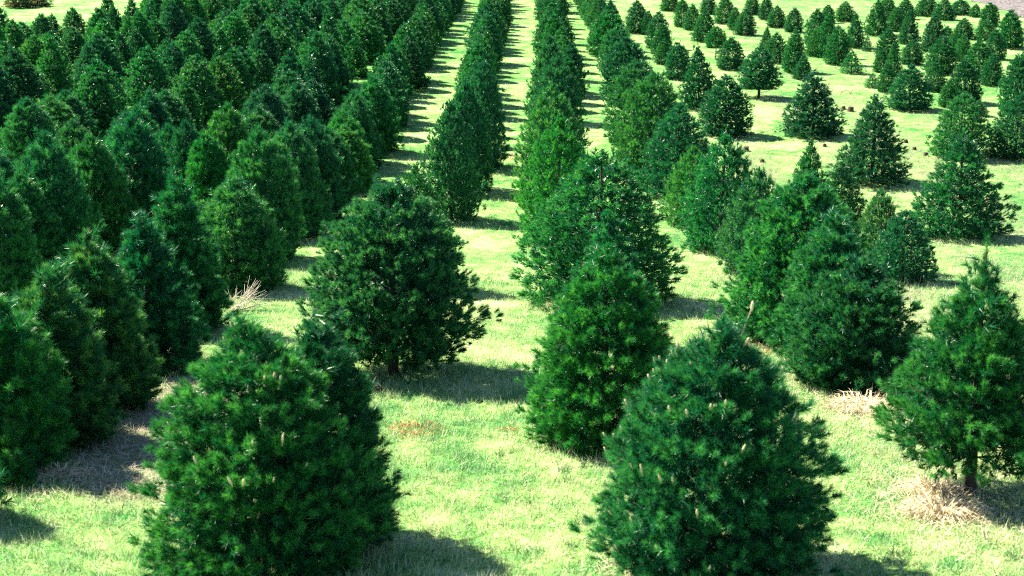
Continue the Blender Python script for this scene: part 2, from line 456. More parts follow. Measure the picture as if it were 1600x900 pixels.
 ('D', 2.92, 52.77, 1.65, 0.7, 'd', 1, 0.0, ''),
 ('D', 3.13, 54.65, 1.84, 0.46, 'o', 0, 0.0, None),
 ('D', 2.75, 55.96, 1.48, 0.41, 'o', 0, 0.0, None),
 ('D', 3.21, 57.42, 1.45, 0.47, 'o', 1, 0.0, None),
 ('D', 3.16, 58.48, 1.49, 0.41, 'c', 0, 0.0, None),
 ('D', 3.01, 62.36, 1.38, 0.48, 'o', 0, 0.0, None),
 ('D', 2.95, 63.42, 1.38, 0.43, 'c', 1, 0.0, None),
 ('D', 2.97, 64.72, 1.24, 0.44, 'o', 0, 0.0, None),
 ('D', 2.98, 66.05, 1.94, 0.56, 'c', 1, 0.0, None),
 ('D', 3.17, 67.46, 1.28, 0.42, 'c', 0, 0.0, None),
 ('D', 3.04, 68.41, 1.55, 0.52, 'c', 1, 0.0, None),
 ('D', 2.92, 69.65, 1.3, 0.46, 'c', 2, 0.0, None),
 ('D', 2.91, 70.91, 1.31, 0.5, 'o', 1, 0.0, None),
 ('D', 2.8, 74.13, 1.86, 0.47, 'o', 0, 0.0, None),
 ('D', 3.0, 75.53, 1.65, 0.43, 'o', 2, 0.0, None),
 ('D', 3.11, 76.73, 1.78, 0.48, 'o', 0, 0.0, None),
 ('D', 2.88, 78.37, 1.39, 0.5, 'c', 1, 0.0, None),
 ('E', 5.62, 20.57, 1.05, 0.44, 'o', 0, 0.0, 'small dark pine with spiky right side, left of the open stump lane'),
 ('E', 5.53, 21.48, 1.27, 0.36, 'o', 2, 0.0, 'small light green pine touching the small dark spiky pine'),
 ('E', 5.93, 26.22, 1.18, 0.42, 'c', 0, 0.0, 'small dark pine behind the tall bright green pine'),
 ('E', 5.4, 26.85, 1.5, 0.39, 'c', 1, 0.0, 'slim pine with a rounded tuft on top, below the isolated pine'),
 ('E', 5.13, 36.56, 1.5, 0.64, 'o', 0, 0.0, 'isolated dark pine with bluish needles, left of the open grass'),
 ('E', 4.94, 40.69, 1.77, 0.52, 'c', 0, 0.0, 'dark pine with jagged right side and a gap showing'),
 ('E', 4.96, 46.71, 1.18, 0.43, 'd', 0, 0.0, 'smooth rounded dark pine with a thin bare leader'),
 ('E', 4.83, 50.59, 0.86, 0.32, 'o', 1, 0.0, ''),
 ('E', 4.96, 52.77, 1.18, 0.39, 'o', 1, 0.0, ''),
 ('E', 5.03, 55.15, 1.38, 0.45, 'o', 0, 0.0, ''),
 ('E', 5.0, 60.1, 0.97, 0.3, 'o', 1, 0.0, ''),
 ('E', 4.6, 60.59, 1.35, 0.47, 'o', 0, 0.0, ''),
 ('F', 7.58, 30.6, 1.87, 0.74, 'c', 0, 0.0, 'isolated pointed dark pine, its lower branches spreading over open grass'),
 ('F', 7.42, 36.39, 1.62, 0.74, 'c', 0, 0.0, 'isolated conical blue green pine left of two small stumps'),
 ('F', 7.01, 42.74, 1.51, 0.6, 'o', 1, 0.25, 'isolated pine on a short bare trunk with ragged right side'),
 ('F', 7.04, 49.24, 1.06, 0.47, 'o', 2, 0.0, ''),
 ('F', 6.87, 51.85, 1.16, 0.37, 'd', 1, 0.4, 'small lollipop shaped pine on a bare trunk, upper right field'),
 ('F', 7.12, 57.52, 1.21, 0.47, 'o', 0, 0.0, ''),
 ('F', 7.14, 61.86, 1.07, 0.37, 'o', 1, 0.0, ''),
 ('F', 6.82, 63.18, 1.21, 0.36, 'o', 1, 0.0, ''),
 ('F', 7.02, 70.71, 0.91, 0.48, 'o', 0, 0.0, ''),
 ('G', 7.85, 25.07, 1.83, 0.73, 'c', 0, 0.0, 'isolated blue green conical pine with short leader near the right edge'),
 ('G', 11.05, 40.61, 1.23, 0.58, 'o', 0, 0.0, 'dark rounded pine at the foot of the dense upper right group'),
 ('G', 11.2, 43.92, 0.87, 0.3, 'o', 1, 0.0, ''),
 ('G', 10.98, 44.87, 0.47, 0.27, 's', 2, 0.0, 'tiny sparse pine with flat open branches near a wavy twig'),
 ('G', 9.09, 46.73, 0.8, 0.33, 'c', 2, 0.0, ''),
 ('G', 11.03, 48.12, 0.8, 0.4, 's', 2, 0.0, 'small light green sparse pine with a visible thin trunk'),
 ('G', 9.08, 48.43, 1.41, 0.41, 'o', 1, 0.0, ''),
 ('G', 11.07, 50.44, 1.33, 0.44, 'o', 1, 0.0, ''),
 ('G', 8.93, 50.95, 1.05, 0.42, 'o', 1, 0.0, ''),
 ('G', 11.06, 52.42, 1.55, 0.36, 'o', 1, 0.0, ''),
 ('G', 10.73, 52.79, 1.02, 0.38, 'o', 1, 0.0, ''),
 ('G', 9.18, 54.75, 0.86, 0.25, 'c', 0, 0.0, ''),
 ('G', 11.43, 56.43, 1.38, 0.44, 'o', 1, 0.0, ''),
 ('G', 9.14, 59.86, 1.07, 0.44, 'o', 0, 0.0, ''),
 ('G', 11.43, 61.1, 0.98, 0.39, 'o', 0, 0.0, ''),
 ('G', 9.02, 61.87, 0.96, 0.31, 'o', 1, 0.0, ''),
 ('G', 11.0, 62.92, 0.92, 0.4, 'o', 0, 0.0, ''),
 ('G', 8.91, 64.56, 1.15, 0.47, 'o', 0, 0.0, ''),
 ('G', 11.09, 66.3, 1.06, 0.33, 'o', 1, 0.0, ''),
 ('G', 10.84, 68.75, 0.95, 0.37, 'o', 0, 0.0, ''),
 ('G', 8.7, 69.07, 0.92, 0.38, 'o', 1, 0.0, ''),
 ('H', 10.37, 33.5, 1.5, 0.59, 'o', 2, 0.0, 'bright green pine directly behind the isolated conical pine near right edge'),
 ('H', 12.74, 44.06, 0.96, 0.32, 'o', 1, 0.0, ''),
 ('H', 12.32, 47.5, 1.09, 0.26, 'c', 1, 0.0, ''),
 ('H', 14.03, 47.97, 1.25, 0.5, 'o', 1, 0.0, ''),
 ('H', 12.12, 48.44, 0.76, 0.27, 'o', 1, 0.0, ''),
 ('H', 13.73, 50.45, 0.84, 0.39, 's', 1, 0.0, ''),
 ('H', 13.23, 52.05, 1.07, 0.43, 'o', 0, 0.0, ''),
 ('H', 15.5, 54.16, 1.38, 0.42, 'o', 0, 0.0, ''),
 ('H', 13.03, 54.36, 0.61, 0.21, 's', 1, 0.0, 'tiny young pine alone in a grass gap, upper right'),
 ('H', 12.77, 55.38, 1.31, 0.38, 'c', 0, 0.0, ''),
 ('H', 15.24, 56.66, 1.31, 0.41, 'c', 2, 0.0, ''),
 ('H', 14.71, 59.87, 1.46, 0.52, 'c', 0, 0.0, ''),
 ('H', 15.88, 61.36, 1.01, 0.38, 'o', 2, 0.0, ''),
 ('H', 13.64, 64.85, 0.81, 0.35, 'o', 0, 0.0, ''),
 ('H', 14.6, 65.42, 0.9, 0.43, 'o', 0, 0.0, ''),
 ('H', 16.73, 66.3, 1.06, 0.45, 'o', 0, 0.0, ''),
 ('H', 19.39, 66.3, 0.97, 0.54, 'c', 0, 0.0, ''),
 ('H', 17.67, 66.6, 1.0, 0.48, 'c', 0, 0.0, ''),
 ('H', 19.11, 68.12, 0.94, 0.55, 'o', 0, 0.0, ''),
 ('I', 11.68, 33.43, 1.48, 0.62, 'o', 0, 0.0, 'blue green pine cut by the right edge below the dense group'),
 ('I', 12.69, 39.51, 0.41, 0.25, 's', 0, 0.0, ''),
 ('I', 13.93, 40.07, 1.59, 0.48, 'o', 1, 0.0, ''),
 ('I', 12.25, 40.96, 0.78, 0.26, 'o', 1, 0.0, ''),
 ('I', 13.02, 41.79, 1.25, 0.46, 'o', 0, 0.0, ''),
 ('I', 14.9, 45.3, 1.0, 0.33, 'd', 1, 0.0, ''),
 ('I', 16.27, 45.88, 1.24, 0.31, 'o', 0, 0.0, ''),
 ('I', 15.08, 47.2, 1.21, 0.47, 'o', 1, 0.0, ''),
 ('I', 15.8, 51.33, 0.94, 0.33, 'o', 2, 0.0, ''),
 ('I', 17.14, 51.88, 1.04, 0.38, 'o', 0, 0.0, ''),
 ('I', 16.14, 53.19, 0.98, 0.36, 'o', 0, 0.0, ''),
 ('I', 16.19, 54.77, 0.88, 0.35, 'o', 1, 0.0, ''),
 ('I', 18.81, 55.19, 1.45, 0.5, 'o', 0, 0.0, 'dark pine with a twiggy leader below the grey ploughed field'),
 ('I', 18.72, 58.0, 0.8, 0.45, 'o', 1, 0.0, ''),
 ('I', 17.99, 58.46, 0.83, 0.37, 'o', 0, 0.0, ''),
 ('I', 20.63, 63.47, 1.01, 0.45, 'd', 0, 0.0, 'smooth dark domed pine standing at the grey field corner'),
 ('I', 21.23, 67.51, 0.6, 0.27, 'o', 1, 0.0, ''),
 ('I', 20.9, 68.75, 0.7, 0.56, 'o', 1, 0.0, ''),
 ('Z1', -6.9, 17.5, 1.72, 0.49, 'o', 1, 0.0, ''),
 ('Z1', -7.55, 20.26, 1.58, 0.53, 'o', 0, 0.0, ''),
 ('Z1', -7.38, 21.11, 2.11, 0.6, 'o', 1, 0.0, 'large smooth dark pine with lit left shoulder, near the left edge'),
 ('Z1', -7.43, 23.44, 1.92, 0.56, 'o', 1, 0.0, ''),
 ('Z1', -7.15, 24.77, 2.16, 0.68, 'o', 0, 0.0, 'wide dark pine with bright right rim, left block'),
 ('Z1', -6.05, 26.22, 1.69, 0.48, 'o', 1, 0.0, ''),
 ('Z1', -6.72, 26.99, 1.79, 0.43, 'o', 0, 0.0, ''),
 ('Z1', -7.24, 28.02, 1.59, 0.49, 'o', 0, 0.0, ''),
 ('Z1', -6.37, 28.95, 1.88, 0.57, 'o', 2, 0.0, ''),
 ('Z1', -5.92, 30.83, 1.55, 0.64, 'o', 1, 0.0, None),
 ('Z1', -6.18, 32.01, 1.84, 0.64, 'o', 0, 0.0, None),
 ('Z1', -6.38, 33.58, 1.41, 0.67, 'c', 1, 0.0, None),
 ('Z1', -5.81, 34.67, 1.54, 0.57, 'o', 0, 0.0, None),
 ('Z1', -6.18, 35.81, 1.7, 0.7, 'o', 0, 0.0, None),
 ('Z1', -5.81, 37.11, 1.33, 0.62, 'c', 0, 0.0, None),
 ('Z1', -6.68, 38.79, 1.84, 0.52, 'o', 0, 0.0, None),
 ('Z1', -6.3, 39.9, 1.54, 0.51, 'c', 1, 0.0, None),
 ('Z1', -6.28, 41.19, 2.09, 0.6, 'o', 0, 0.0, None),
 ('Z1', -5.94, 42.31, 1.83, 0.57, 'c', 1, 0.0, None),
 ('Z1', -6.67, 43.24, 1.93, 0.62, 'o', 0, 0.0, None),
 ('Z1', -6.36, 44.58, 1.66, 0.55, 'o', 2, 0.0, None),
 ('Z1', -6.58, 45.64, 2.23, 0.67, 'c', 1, 0.0, None),
 ('Z1', -5.97, 47.19, 1.25, 0.5, 'c', 1, 0.0, None),
 ('Z1', -6.4, 48.4, 1.73, 0.57, 'o', 1, 0.0, None),
 ('Z1', -6.07, 51.06, 1.75, 0.75, 'o', 2, 0.0, None),
 ('Z1', -5.94, 52.23, 1.2, 0.57, 'o', 0, 0.0, None),
 ('Z1', -6.46, 53.35, 1.59, 0.57, 'o', 1, 0.0, None),
 ('Z1', -6.6, 54.79, 2.1, 0.75, 'o', 2, 0.0, None),
 ('Z1', -6.26, 56.1, 1.69, 0.69, 'o', 1, 0.0, None),
 ('Z1', -6.2, 57.09, 1.36, 0.49, 'o', 1, 0.0, None),
 ('Z1', -6.44, 58.25, 1.77, 0.63, 'o', 1, 0.0, None),
 ('Z1', -5.94, 59.27, 1.44, 0.67, 'o', 1, 0.0, None),
 ('Z1', -6.25, 60.57, 1.8, 0.59, 'o', 1, 0.0, None),
 ('Z1', -5.93, 61.51, 1.39, 0.55, 'o', 2, 0.0, None),
 ('Z1', -6.15, 62.83, 1.67, 0.67, 'o', 0, 0.0, None),
 ('Z1', -6.28, 64.01, 1.48, 0.63, 'o', 0, 0.0, None),
 ('Z1', -6.04, 64.6, 1.67, 0.62, 'c', 2, 0.0, None),
 ('Z1', -6.33, 66.09, 1.55, 0.69, 'o', 0, 0.0, None),
 ('Z1', -6.25, 67.7, 1.53, 0.68, 'o', 1, 0.0, None),
 ('Z1', -5.54, 68.8, 1.99, 0.73, 'o', 1, 0.0, None),
 ('Z1', -6.39, 69.83, 1.94, 0.6, 'c', 1, 0.0, None),
 ('Z1', -5.85, 71.0, 1.94, 0.74, 'c', 0, 0.0, None),
 ('Z1', -6.44, 72.28, 1.26, 0.53, 'o', 0, 0.0, None),
 ('Z1', -6.11, 73.66, 1.12, 0.48, 'o', 0, 0.0, None),
 ('Z1', -6.34, 74.77, 1.61, 0.69, 'o', 0, 0.0, None),
 ('Z1', -5.92, 75.8, 1.85, 0.68, 'o', 2, 0.0, None),
 ('Z1', -6.31, 77.02, 1.86, 0.71, 'o', 1, 0.0, None),
 ('Z1', -6.53, 78.48, 1.78, 0.63, 'o', 0, 0.0, None),
 ('Z2', -8.3, 21.52, 1.84, 0.69, 'c', 0, 0.0, None),
 ('Z2', -8.61, 23.2, 1.45, 0.62, 'o', 1, 0.0, None),
 ('Z2', -8.35, 24.18, 1.25, 0.47, 'c', 1, 0.0, None),
 ('Z2', -8.29, 25.3, 1.5, 0.65, 'o', 1, 0.0, None),
 ('Z2', -9.3, 27.98, 1.68, 0.59, 'o', 1, 0.0, None),
 ('Z2', -8.43, 29.03, 1.68, 0.59, 'o', 0, 0.0, None),
 ('Z2', -8.69, 30.55, 1.62, 0.58, 'o', 1, 0.0, None),
 ('Z2', -8.7, 31.9, 1.77, 0.66, 'c', 0, 0.0, None),
 ('Z2', -9.06, 32.83, 1.42, 0.54, 'c', 1, 0.0, None),
 ('Z2', -9.0, 34.24, 1.43, 0.63, 'o', 1, 0.0, None),
 ('Z2', -8.93, 35.83, 1.39, 0.45, 'o', 1, 0.0, None),
 ('Z2', -9.14, 38.04, 1.81, 0.63, 'o', 2, 0.0, None),
 ('Z2', -8.6, 38.87, 1.68, 0.62, 'o', 2, 0.0, None),
 ('Z2', -8.95, 40.28, 1.73, 0.59, 'c', 0, 0.0, None),
 ('Z2', -8.78, 41.14, 1.63, 0.56, 'o', 1, 0.0, None),
 ('Z2', -8.82, 42.25, 1.55, 0.53, 'o', 0, 0.0, None),
 ('Z2', -8.45, 43.38, 1.33, 0.49, 'o', 1, 0.0, None),
 ('Z2', -8.99, 44.79, 1.18, 0.48, 'o', 1, 0.0, None),
 ('Z2', -8.75, 45.88, 1.83, 0.63, 'o', 0, 0.0, None),
 ('Z2', -9.04, 46.87, 1.45, 0.54, 'o', 1, 0.0, None),
 ('Z2', -8.62, 48.11, 1.5, 0.65, 'o', 1, 0.0, None),
 ('Z2', -9.0, 49.49, 1.8, 0.64, 'o', 2, 0.0, None),
 ('Z2', -8.86, 50.74, 1.6, 0.6, 'c', 1, 0.0, None),
 ('Z2', -9.0, 52.0, 1.9, 0.67, 'c', 0, 0.0, None),
 ('Z2', -8.71, 53.08, 1.26, 0.5, 'o', 1, 0.0, None),
 ('Z2', -9.01, 54.12, 1.87, 0.79, 'o', 1, 0.0, None),
 ('Z2', -8.59, 55.18, 1.88, 0.7, 'o', 0, 0.0, None),
 ('Z2', -8.55, 56.61, 1.78, 0.7, 'o', 1, 0.0, None),
 ('Z2', -8.88, 57.55, 1.36, 0.53, 'o', 2, 0.0, None),
 ('Z2', -8.42, 58.93, 1.6, 0.6, 'o', 1, 0.0, None),
 ('Z2', -9.05, 59.99, 1.58, 0.52, 'o', 0, 0.0, None),
 ('Z2', -8.94, 61.29, 1.92, 0.69, 'c', 2, 0.0, None),
 ('Z2', -8.06, 62.15, 1.78, 0.62, 'o', 0, 0.0, None),
 ('Z2', -8.86, 63.62, 1.29, 0.53, 'o', 1, 0.0, None),
 ('Z2', -8.9, 65.21, 1.49, 0.66, 'c', 0, 0.0, None),
 ('Z2', -8.94, 65.96, 1.43, 0.52, 'c', 0, 0.0, None),
 ('Z2', -9.04, 67.39, 1.71, 0.63, 'o', 2, 0.0, None),
 ('Z2', -8.65, 68.68, 1.24, 0.52, 'o', 0, 0.0, None),
 ('Z2', -8.74, 69.7, 1.84, 0.63, 'o', 0, 0.0, None),
 ('Z2', -8.8, 70.67, 1.78, 0.65, 'o', 1, 0.0, None),
 ('Z2', -8.61, 72.22, 1.36, 0.53, 'o', 0, 0.0, None),
 ('Z2', -8.49, 73.66, 1.69, 0.67, 'o', 2, 0.0, None),
 ('Z2', -8.82, 74.72, 1.6, 0.61, 'c', 0, 0.0, None),
 ('Z2', -8.89, 76.99, 1.42, 0.54, 'o', 1, 0.0, None),
 ('Z2', -8.87, 77.89, 1.31, 0.56, 'c', 0, 0.0, None),
 ('Z3', -11.2, 27.4, 1.71, 0.57, 'o', 0, 0.0, None),
 ('Z3', -11.51, 28.03, 1.97, 0.75, 'o', 1, 0.0, None),
 ('Z3', -11.38, 31.44, 1.63, 0.67, 'o', 1, 0.0, None),
 ('Z3', -11.32, 32.82, 1.51, 0.64, 'o', 2, 0.0, None),
 ('Z3', -11.33, 33.79, 1.48, 0.59, 'o', 1, 0.0, None),
 ('Z3', -11.16, 35.41, 1.75, 0.67, 'o', 1, 0.0, None),
 ('Z3', -11.4, 36.12, 1.28, 0.53, 'o', 0, 0.0, None),
 ('Z3', -11.64, 37.59, 1.74, 0.68, 'o', 1, 0.0, None),
 ('Z3', -11.59, 38.54, 1.45, 0.53, 'c', 1, 0.0, None),
 ('Z3', -11.26, 41.02, 1.69, 0.64, 'o', 1, 0.0, None),
 ('Z3', -10.99, 43.17, 1.57, 0.66, 'c', 0, 0.0, None),
 ('Z3', -11.61, 44.76, 1.47, 0.48, 'o', 1, 0.0, None),
 ('Z3', -11.27, 45.79, 1.64, 0.6, 'o', 2, 0.0, None),
 ('Z3', -11.08, 47.18, 1.92, 0.63, 'o', 0, 0.0, None),
 ('Z3', -11.24, 48.11, 1.24, 0.52, 'o', 0, 0.0, None),
 ('Z3', -11.73, 49.42, 1.42, 0.5, 'c', 0, 0.0, None),
 ('Z3', -11.3, 50.79, 1.39, 0.52, 'c', 2, 0.0, None),
 ('Z3', -10.95, 51.72, 1.68, 0.66, 'o', 2, 0.0, None),
 ('Z3', -11.51, 53.24, 1.61, 0.6, 'o', 0, 0.0, None),
 ('Z3', -11.88, 54.33, 1.46, 0.58, 'o', 2, 0.0, None),
 ('Z3', -11.16, 55.63, 1.57, 0.67, 'c', 2, 0.0, None),
 ('Z3', -11.3, 56.98, 1.85, 0.71, 'o', 1, 0.0, None),
 ('Z3', -11.38, 58.03, 1.47, 0.64, 'o', 1, 0.0, None),
 ('Z3', -11.27, 59.22, 1.63, 0.61, 'c', 2, 0.0, None),
 ('Z3', -11.59, 60.37, 1.65, 0.6, 'o', 2, 0.0, None),
 ('Z3', -11.15, 61.82, 1.51, 0.64, 'o', 1, 0.0, None),
 ('Z3', -11.18, 63.31, 1.36, 0.53, 'o', 1, 0.0, None),
 ('Z3', -11.63, 63.97, 1.23, 0.45, 'o', 2, 0.0, None),
 ('Z3', -10.64, 65.37, 1.9, 0.65, 'o', 1, 0.0, None),
 ('Z3', -11.69, 66.41, 1.55, 0.47, 'o', 1, 0.0, None),
 ('Z3', -11.32, 67.43, 1.57, 0.66, 'c', 2, 0.0, None),
 ('Z3', -11.58, 68.59, 1.36, 0.54, 'o', 0, 0.0, None),
 ('Z3', -11.54, 69.84, 1.9, 0.72, 'o', 2, 0.0, None),
 ('Z3', -11.3, 71.31, 1.53, 0.59, 'o', 1, 0.0, None),
 ('Z3', -11.25, 72.47, 1.23, 0.55, 'o', 1, 0.0, None),
 ('Z3', -12.04, 73.71, 1.41, 0.56, 'o', 1, 0.0, None),
 ('Z3', -11.41, 74.48, 1.19, 0.54, 'o', 2, 0.0, None),
 ('Z3', -11.86, 75.94, 1.38, 0.67, 'c', 2, 0.0, None),
 ('Z3', -11.02, 77.05, 1.74, 0.53, 'c', 2, 0.0, None),
 ('Z3', -11.07, 77.99, 1.79, 0.54, 'o', 0, 0.0, None),
 ('Z4', -13.8, 33.44, 1.73, 0.66, 'o', 0, 0.0, None),
 ('Z4', -13.57, 34.43, 1.84, 0.59, 'o', 1, 0.0, None),
 ('Z4', -13.82, 35.37, 2.16, 0.75, 'o', 1, 0.0, None),
 ('Z4', -13.47, 36.66, 2.12, 0.75, 'o', 0, 0.0, None),
 ('Z4', -13.81, 37.84, 1.3, 0.53, 'c', 1, 0.0, None),
 ('Z4', -13.87, 38.98, 1.29, 0.53, 'o', 2, 0.0, None),
 ('Z4', -13.87, 40.55, 2.04, 0.61, 'c', 2, 0.0, None),
 ('Z4', -14.2, 41.25, 1.46, 0.51, 'c', 2, 0.0, None),
 ('Z4', -13.69, 42.55, 0.99, 0.45, 'c', 1, 0.0, None),
 ('Z4', -13.75, 43.34, 1.48, 0.56, 'c', 1, 0.0, None),
 ('Z4', -13.82, 44.79, 1.64, 0.63, 'o', 0, 0.0, None),
 ('Z4', -13.95, 45.74, 1.56, 0.61, 'o', 0, 0.0, None),
 ('Z4', -13.71, 46.88, 1.46, 0.56, 'c', 0, 0.0, None),
 ('Z4', -13.69, 48.61, 1.38, 0.62, 'c', 0, 0.0, None),
 ('Z4', -14.34, 49.9, 1.65, 0.53, 'c', 2, 0.0, None),
 ('Z4', -14.14, 50.92, 1.78, 0.59, 'o', 1, 0.0, None),
 ('Z4', -13.93, 52.21, 1.37, 0.53, 'o', 0, 0.0, None),
 ('Z4', -13.58, 53.53, 1.9, 0.57, 'o', 0, 0.0, None),
 ('Z4', -13.84, 54.59, 2.27, 0.64, 'o', 1, 0.0, None),
 ('Z4', -13.89, 55.57, 2.01, 0.67, 'o', 2, 0.0, None),
 ('Z4', -13.64, 57.2, 1.85, 0.59, 'o', 1, 0.0, None),
 ('Z4', -13.91, 58.71, 1.29, 0.51, 'c', 0, 0.0, None),
 ('Z4', -14.45, 59.58, 1.66, 0.64, 'o', 2, 0.0, None),
 ('Z4', -13.76, 60.51, 1.64, 0.68, 'o', 2, 0.0, None),
 ('Z4', -13.96, 62.29, 1.42, 0.6, 'o', 1, 0.0, None),
 ('Z4', -13.97, 63.1, 1.66, 0.63, 'o', 1, 0.0, None),
 ('Z4', -13.46, 64.23, 1.53, 0.57, 'o', 1, 0.0, None),
 ('Z4', -14.27, 65.21, 1.71, 0.68, 'c', 1, 0.0, None),
 ('Z4', -13.62, 66.23, 1.35, 0.56, 'c', 1, 0.0, None),
 ('Z4', -13.33, 67.72, 1.55, 0.63, 'o', 0, 0.0, None),
 ('Z4', -14.06, 69.0, 1.67, 0.59, 'o', 0, 0.0, None),
 ('Z4', -13.51, 70.3, 2.06, 0.61, 'c', 1, 0.0, None),
 ('Z4', -13.47, 70.82, 1.91, 0.56, 'o', 0, 0.0, None),
 ('Z4', -13.88, 72.43, 1.73, 0.59, 'o', 2, 0.0, None),
 ('Z4', -14.16, 73.67, 1.35, 0.47, 'o', 0, 0.0, None),
 ('Z4', -14.19, 75.06, 1.88, 0.71, 'o', 1, 0.0, None),
 ('Z4', -13.61, 76.11, 1.97, 0.63, 'c', 0, 0.0, None),
 ('Z4', -13.65, 78.58, 1.2, 0.55, 'o', 0, 0.0, None),
 ('Z5', -16.52, 40.94, 1.89, 0.63, 'o', 1, 0.0, None),
 ('Z5', -16.16, 41.41, 1.56, 0.7, 'o', 0, 0.0, None),
 ('Z5', -16.64, 44.35, 1.48, 0.54, 'o', 1, 0.0, None),
 ('Z5', -16.22, 45.64, 1.53, 0.56, 'o', 2, 0.0, None),
 ('Z5', -16.57, 47.86, 1.33, 0.66, 'o', 2, 0.0, None),
 ('Z5', -16.69, 48.59, 1.34, 0.53, 'o', 0, 0.0, None),
 ('Z5', -16.32, 49.79, 1.36, 0.55, 'o', 1, 0.0, None),
 ('Z5', -15.57, 51.02, 1.51, 0.57, 'o', 2, 0.0, None),
 ('Z5', -16.1, 52.29, 1.77, 0.53, 'o', 0, 0.0, None),
 ('Z5', -16.49, 53.68, 1.41, 0.49, 'o', 1, 0.0, None),
 ('Z5', -16.33, 54.99, 1.68, 0.55, 'c', 0, 0.0, None),
 ('Z5', -16.85, 55.98, 1.95, 0.65, 'c', 1, 0.0, None),
 ('Z5', -16.24, 57.43, 1.66, 0.63, 'c', 1, 0.0, None),
 ('Z5', -15.69, 58.85, 1.68, 0.65, 'o', 0, 0.0, None),
 ('Z5', -16.19, 60.01, 2.01, 0.69, 'c', 2, 0.0, None),
 ('Z5', -16.37, 62.56, 1.26, 0.64, 'o', 1, 0.0, None),
 ('Z5', -15.89, 63.55, 1.76, 0.7, 'c', 1, 0.0, None),
 ('Z5', -16.32, 65.09, 1.68, 0.56, 'o', 1, 0.0, None),
 ('Z5', -15.88, 67.44, 1.79, 0.66, 'o', 0, 0.0, None),
 ('Z5', -16.08, 68.09, 1.5, 0.63, 'o', 0, 0.0, None),
 ('Z5', -16.5, 69.73, 1.48, 0.56, 'o', 0, 0.0, None),
 ('Z5', -16.45, 70.59, 1.72, 0.61, 'o', 1, 0.0, None),
 ('Z5', -16.33, 71.6, 1.51, 0.52, 'o', 0, 0.0, None),
 ('Z5', -16.4, 73.1, 1.06, 0.54, 'o', 1, 0.0, None),
 ('Z5', -16.16, 74.16, 1.85, 0.68, 'o', 0, 0.0, None),
 ('Z5', -16.25, 75.7, 1.28, 0.6, 'o', 2, 0.0, None),
 ('Z6', -19.16, 47.01, 1.58, 0.72, 'o', 0, 0.0, None),
 ('Z6', -18.82, 49.03, 1.81, 0.59, 'o', 2, 0.0, None),
 ('Z6', -18.71, 50.55, 1.53, 0.54, 'o', 2, 0.0, None),
 ('Z6', -18.67, 51.55, 1.36, 0.54, 'o', 1, 0.0, None),
 ('Z6', -18.52, 53.09, 1.48, 0.52, 'o', 0, 0.0, None),
 ('Z6', -18.78, 53.68, 1.25, 0.61, 'c', 0, 0.0, None),
 ('Z6', -18.9, 55.3, 1.29, 0.5, 'c', 0, 0.0, None),
 ('Z6', -18.34, 56.39, 1.41, 0.52, 'o', 1, 0.0, None),
 ('Z7', -21.26, 53.25, 1.72, 0.58, 'c', 0, 0.0, None),
 ('Z7', -21.15, 54.47, 1.63, 0.69, 'c', 1, 0.0, None),
 ('Z7', -21.42, 55.74, 1.75, 0.75, 'o', 1, 0.0, None),
 ('Z8', -23.53, 59.09, 1.99, 0.68, 'o', 0, 0.0, None),
 ('Z8', -23.88, 60.34, 1.33, 0.5, 'o', 0, 0.0, None),
]

# places of the small things on the ground (metres)
CLUMPS = [
 (3.05, 13.95, 0.22, 0.2, 260, 0.2, 'dry straw clump at the lower left foot of the low rounded pine'),
 (3.2, 12.73, 0.3, 0.24, 420, 0.26, 'pale dry grass tussock in front of the low rounded pine'),
 (3.11, 10.05, 0.2, 0.2, 300, 0.2, 'rusty straw clump at the left foot of the pine cut by the right edge'),
 (3.02, 9.6, 0.24, 0.18, 420, 0.22, 'pale bent dry grass tussock below the pine cut by the right edge'),
 (0.87, 8.42, 0.14, 0.12, 220, 0.16, 'dry grass clump at the bottom edge under the large budded pine'),
 (-3.72, 10.45, 0.2, 0.15, 160, 0.15, 'dry weed clump in shade under the left row'),
 (-2.16, 13.78, 0.12, 0.1, 60, 0.2, 'pale straw clump at the left foot of the broad domed pine'),
]
RUSTY = [
 (-0.5, 33.51, 0.22, 0.35, 260, 0.1, 'orange brown needle patch in the second lane beside a pine row'),
 (-1.03, 11.92, 0.25, 0.3, 380, 0.1, 'reddish brown dead needle patch right of the blurred foreground pine'),
 (2.69, 15.59, 0.2, 0.35, 300, 0.1, 'brown needle patch at the left foot of the tall bright green pine'),
 (-0.18, 11.93, 0.07, 0.12, 70, 0.07, 'small orange leaf scatter on grass near the centre row'),
]
DEAD = (-3.91, 17.96)
TWIG = ((9.6, 43.26), (10.37, 44.05))
STUMPS = [
 (9.26, 40.26, 1.6, 'taller dark stump of the pair right of the isolated conical pine'),
 (9.13, 40.6, 1.2, 'lower dark stump of the pair right of the isolated conical pine'),
 (7.23, 39.59, 0.9, 'small dark stump left of the isolated conical blue green pine'),
 (5.36, 34.28, 1.3, 'dark stump right of the tufted bushy pine, at the edge of litter'),
 (5.52, 32.85, 1.0, 'small dark stump on pale litter below the isolated bluish pine'),
 (7.41, 34.88, 0.9, 'small stump between the slim tufted pine and the isolated pointed pine'),
 (9.59, 35.41, 1.0, 'uppermost of three small stumps right of the isolated pointed pine'),
 (9.56, 34.47, 0.9, 'middle of three small stumps right of the isolated pointed pine'),
 (9.62, 33.66, 1.1, 'lowest of three small stumps right of the isolated pointed pine'),
 (-1.51, 13.34, 0.8, 'low stump in bright grass beside the blurred foreground pine'),
]
FIELD = ((23.95, 76.91), (23.67, 67.81))
SHRUBS = [(-25.54, 73.17, .7, .55, 'small dark shrub on the pale clearing beyond the left block'), (-26.35, 72.45, 1.0, .7, 'larger shrub at the left end of the pale far clearing')]

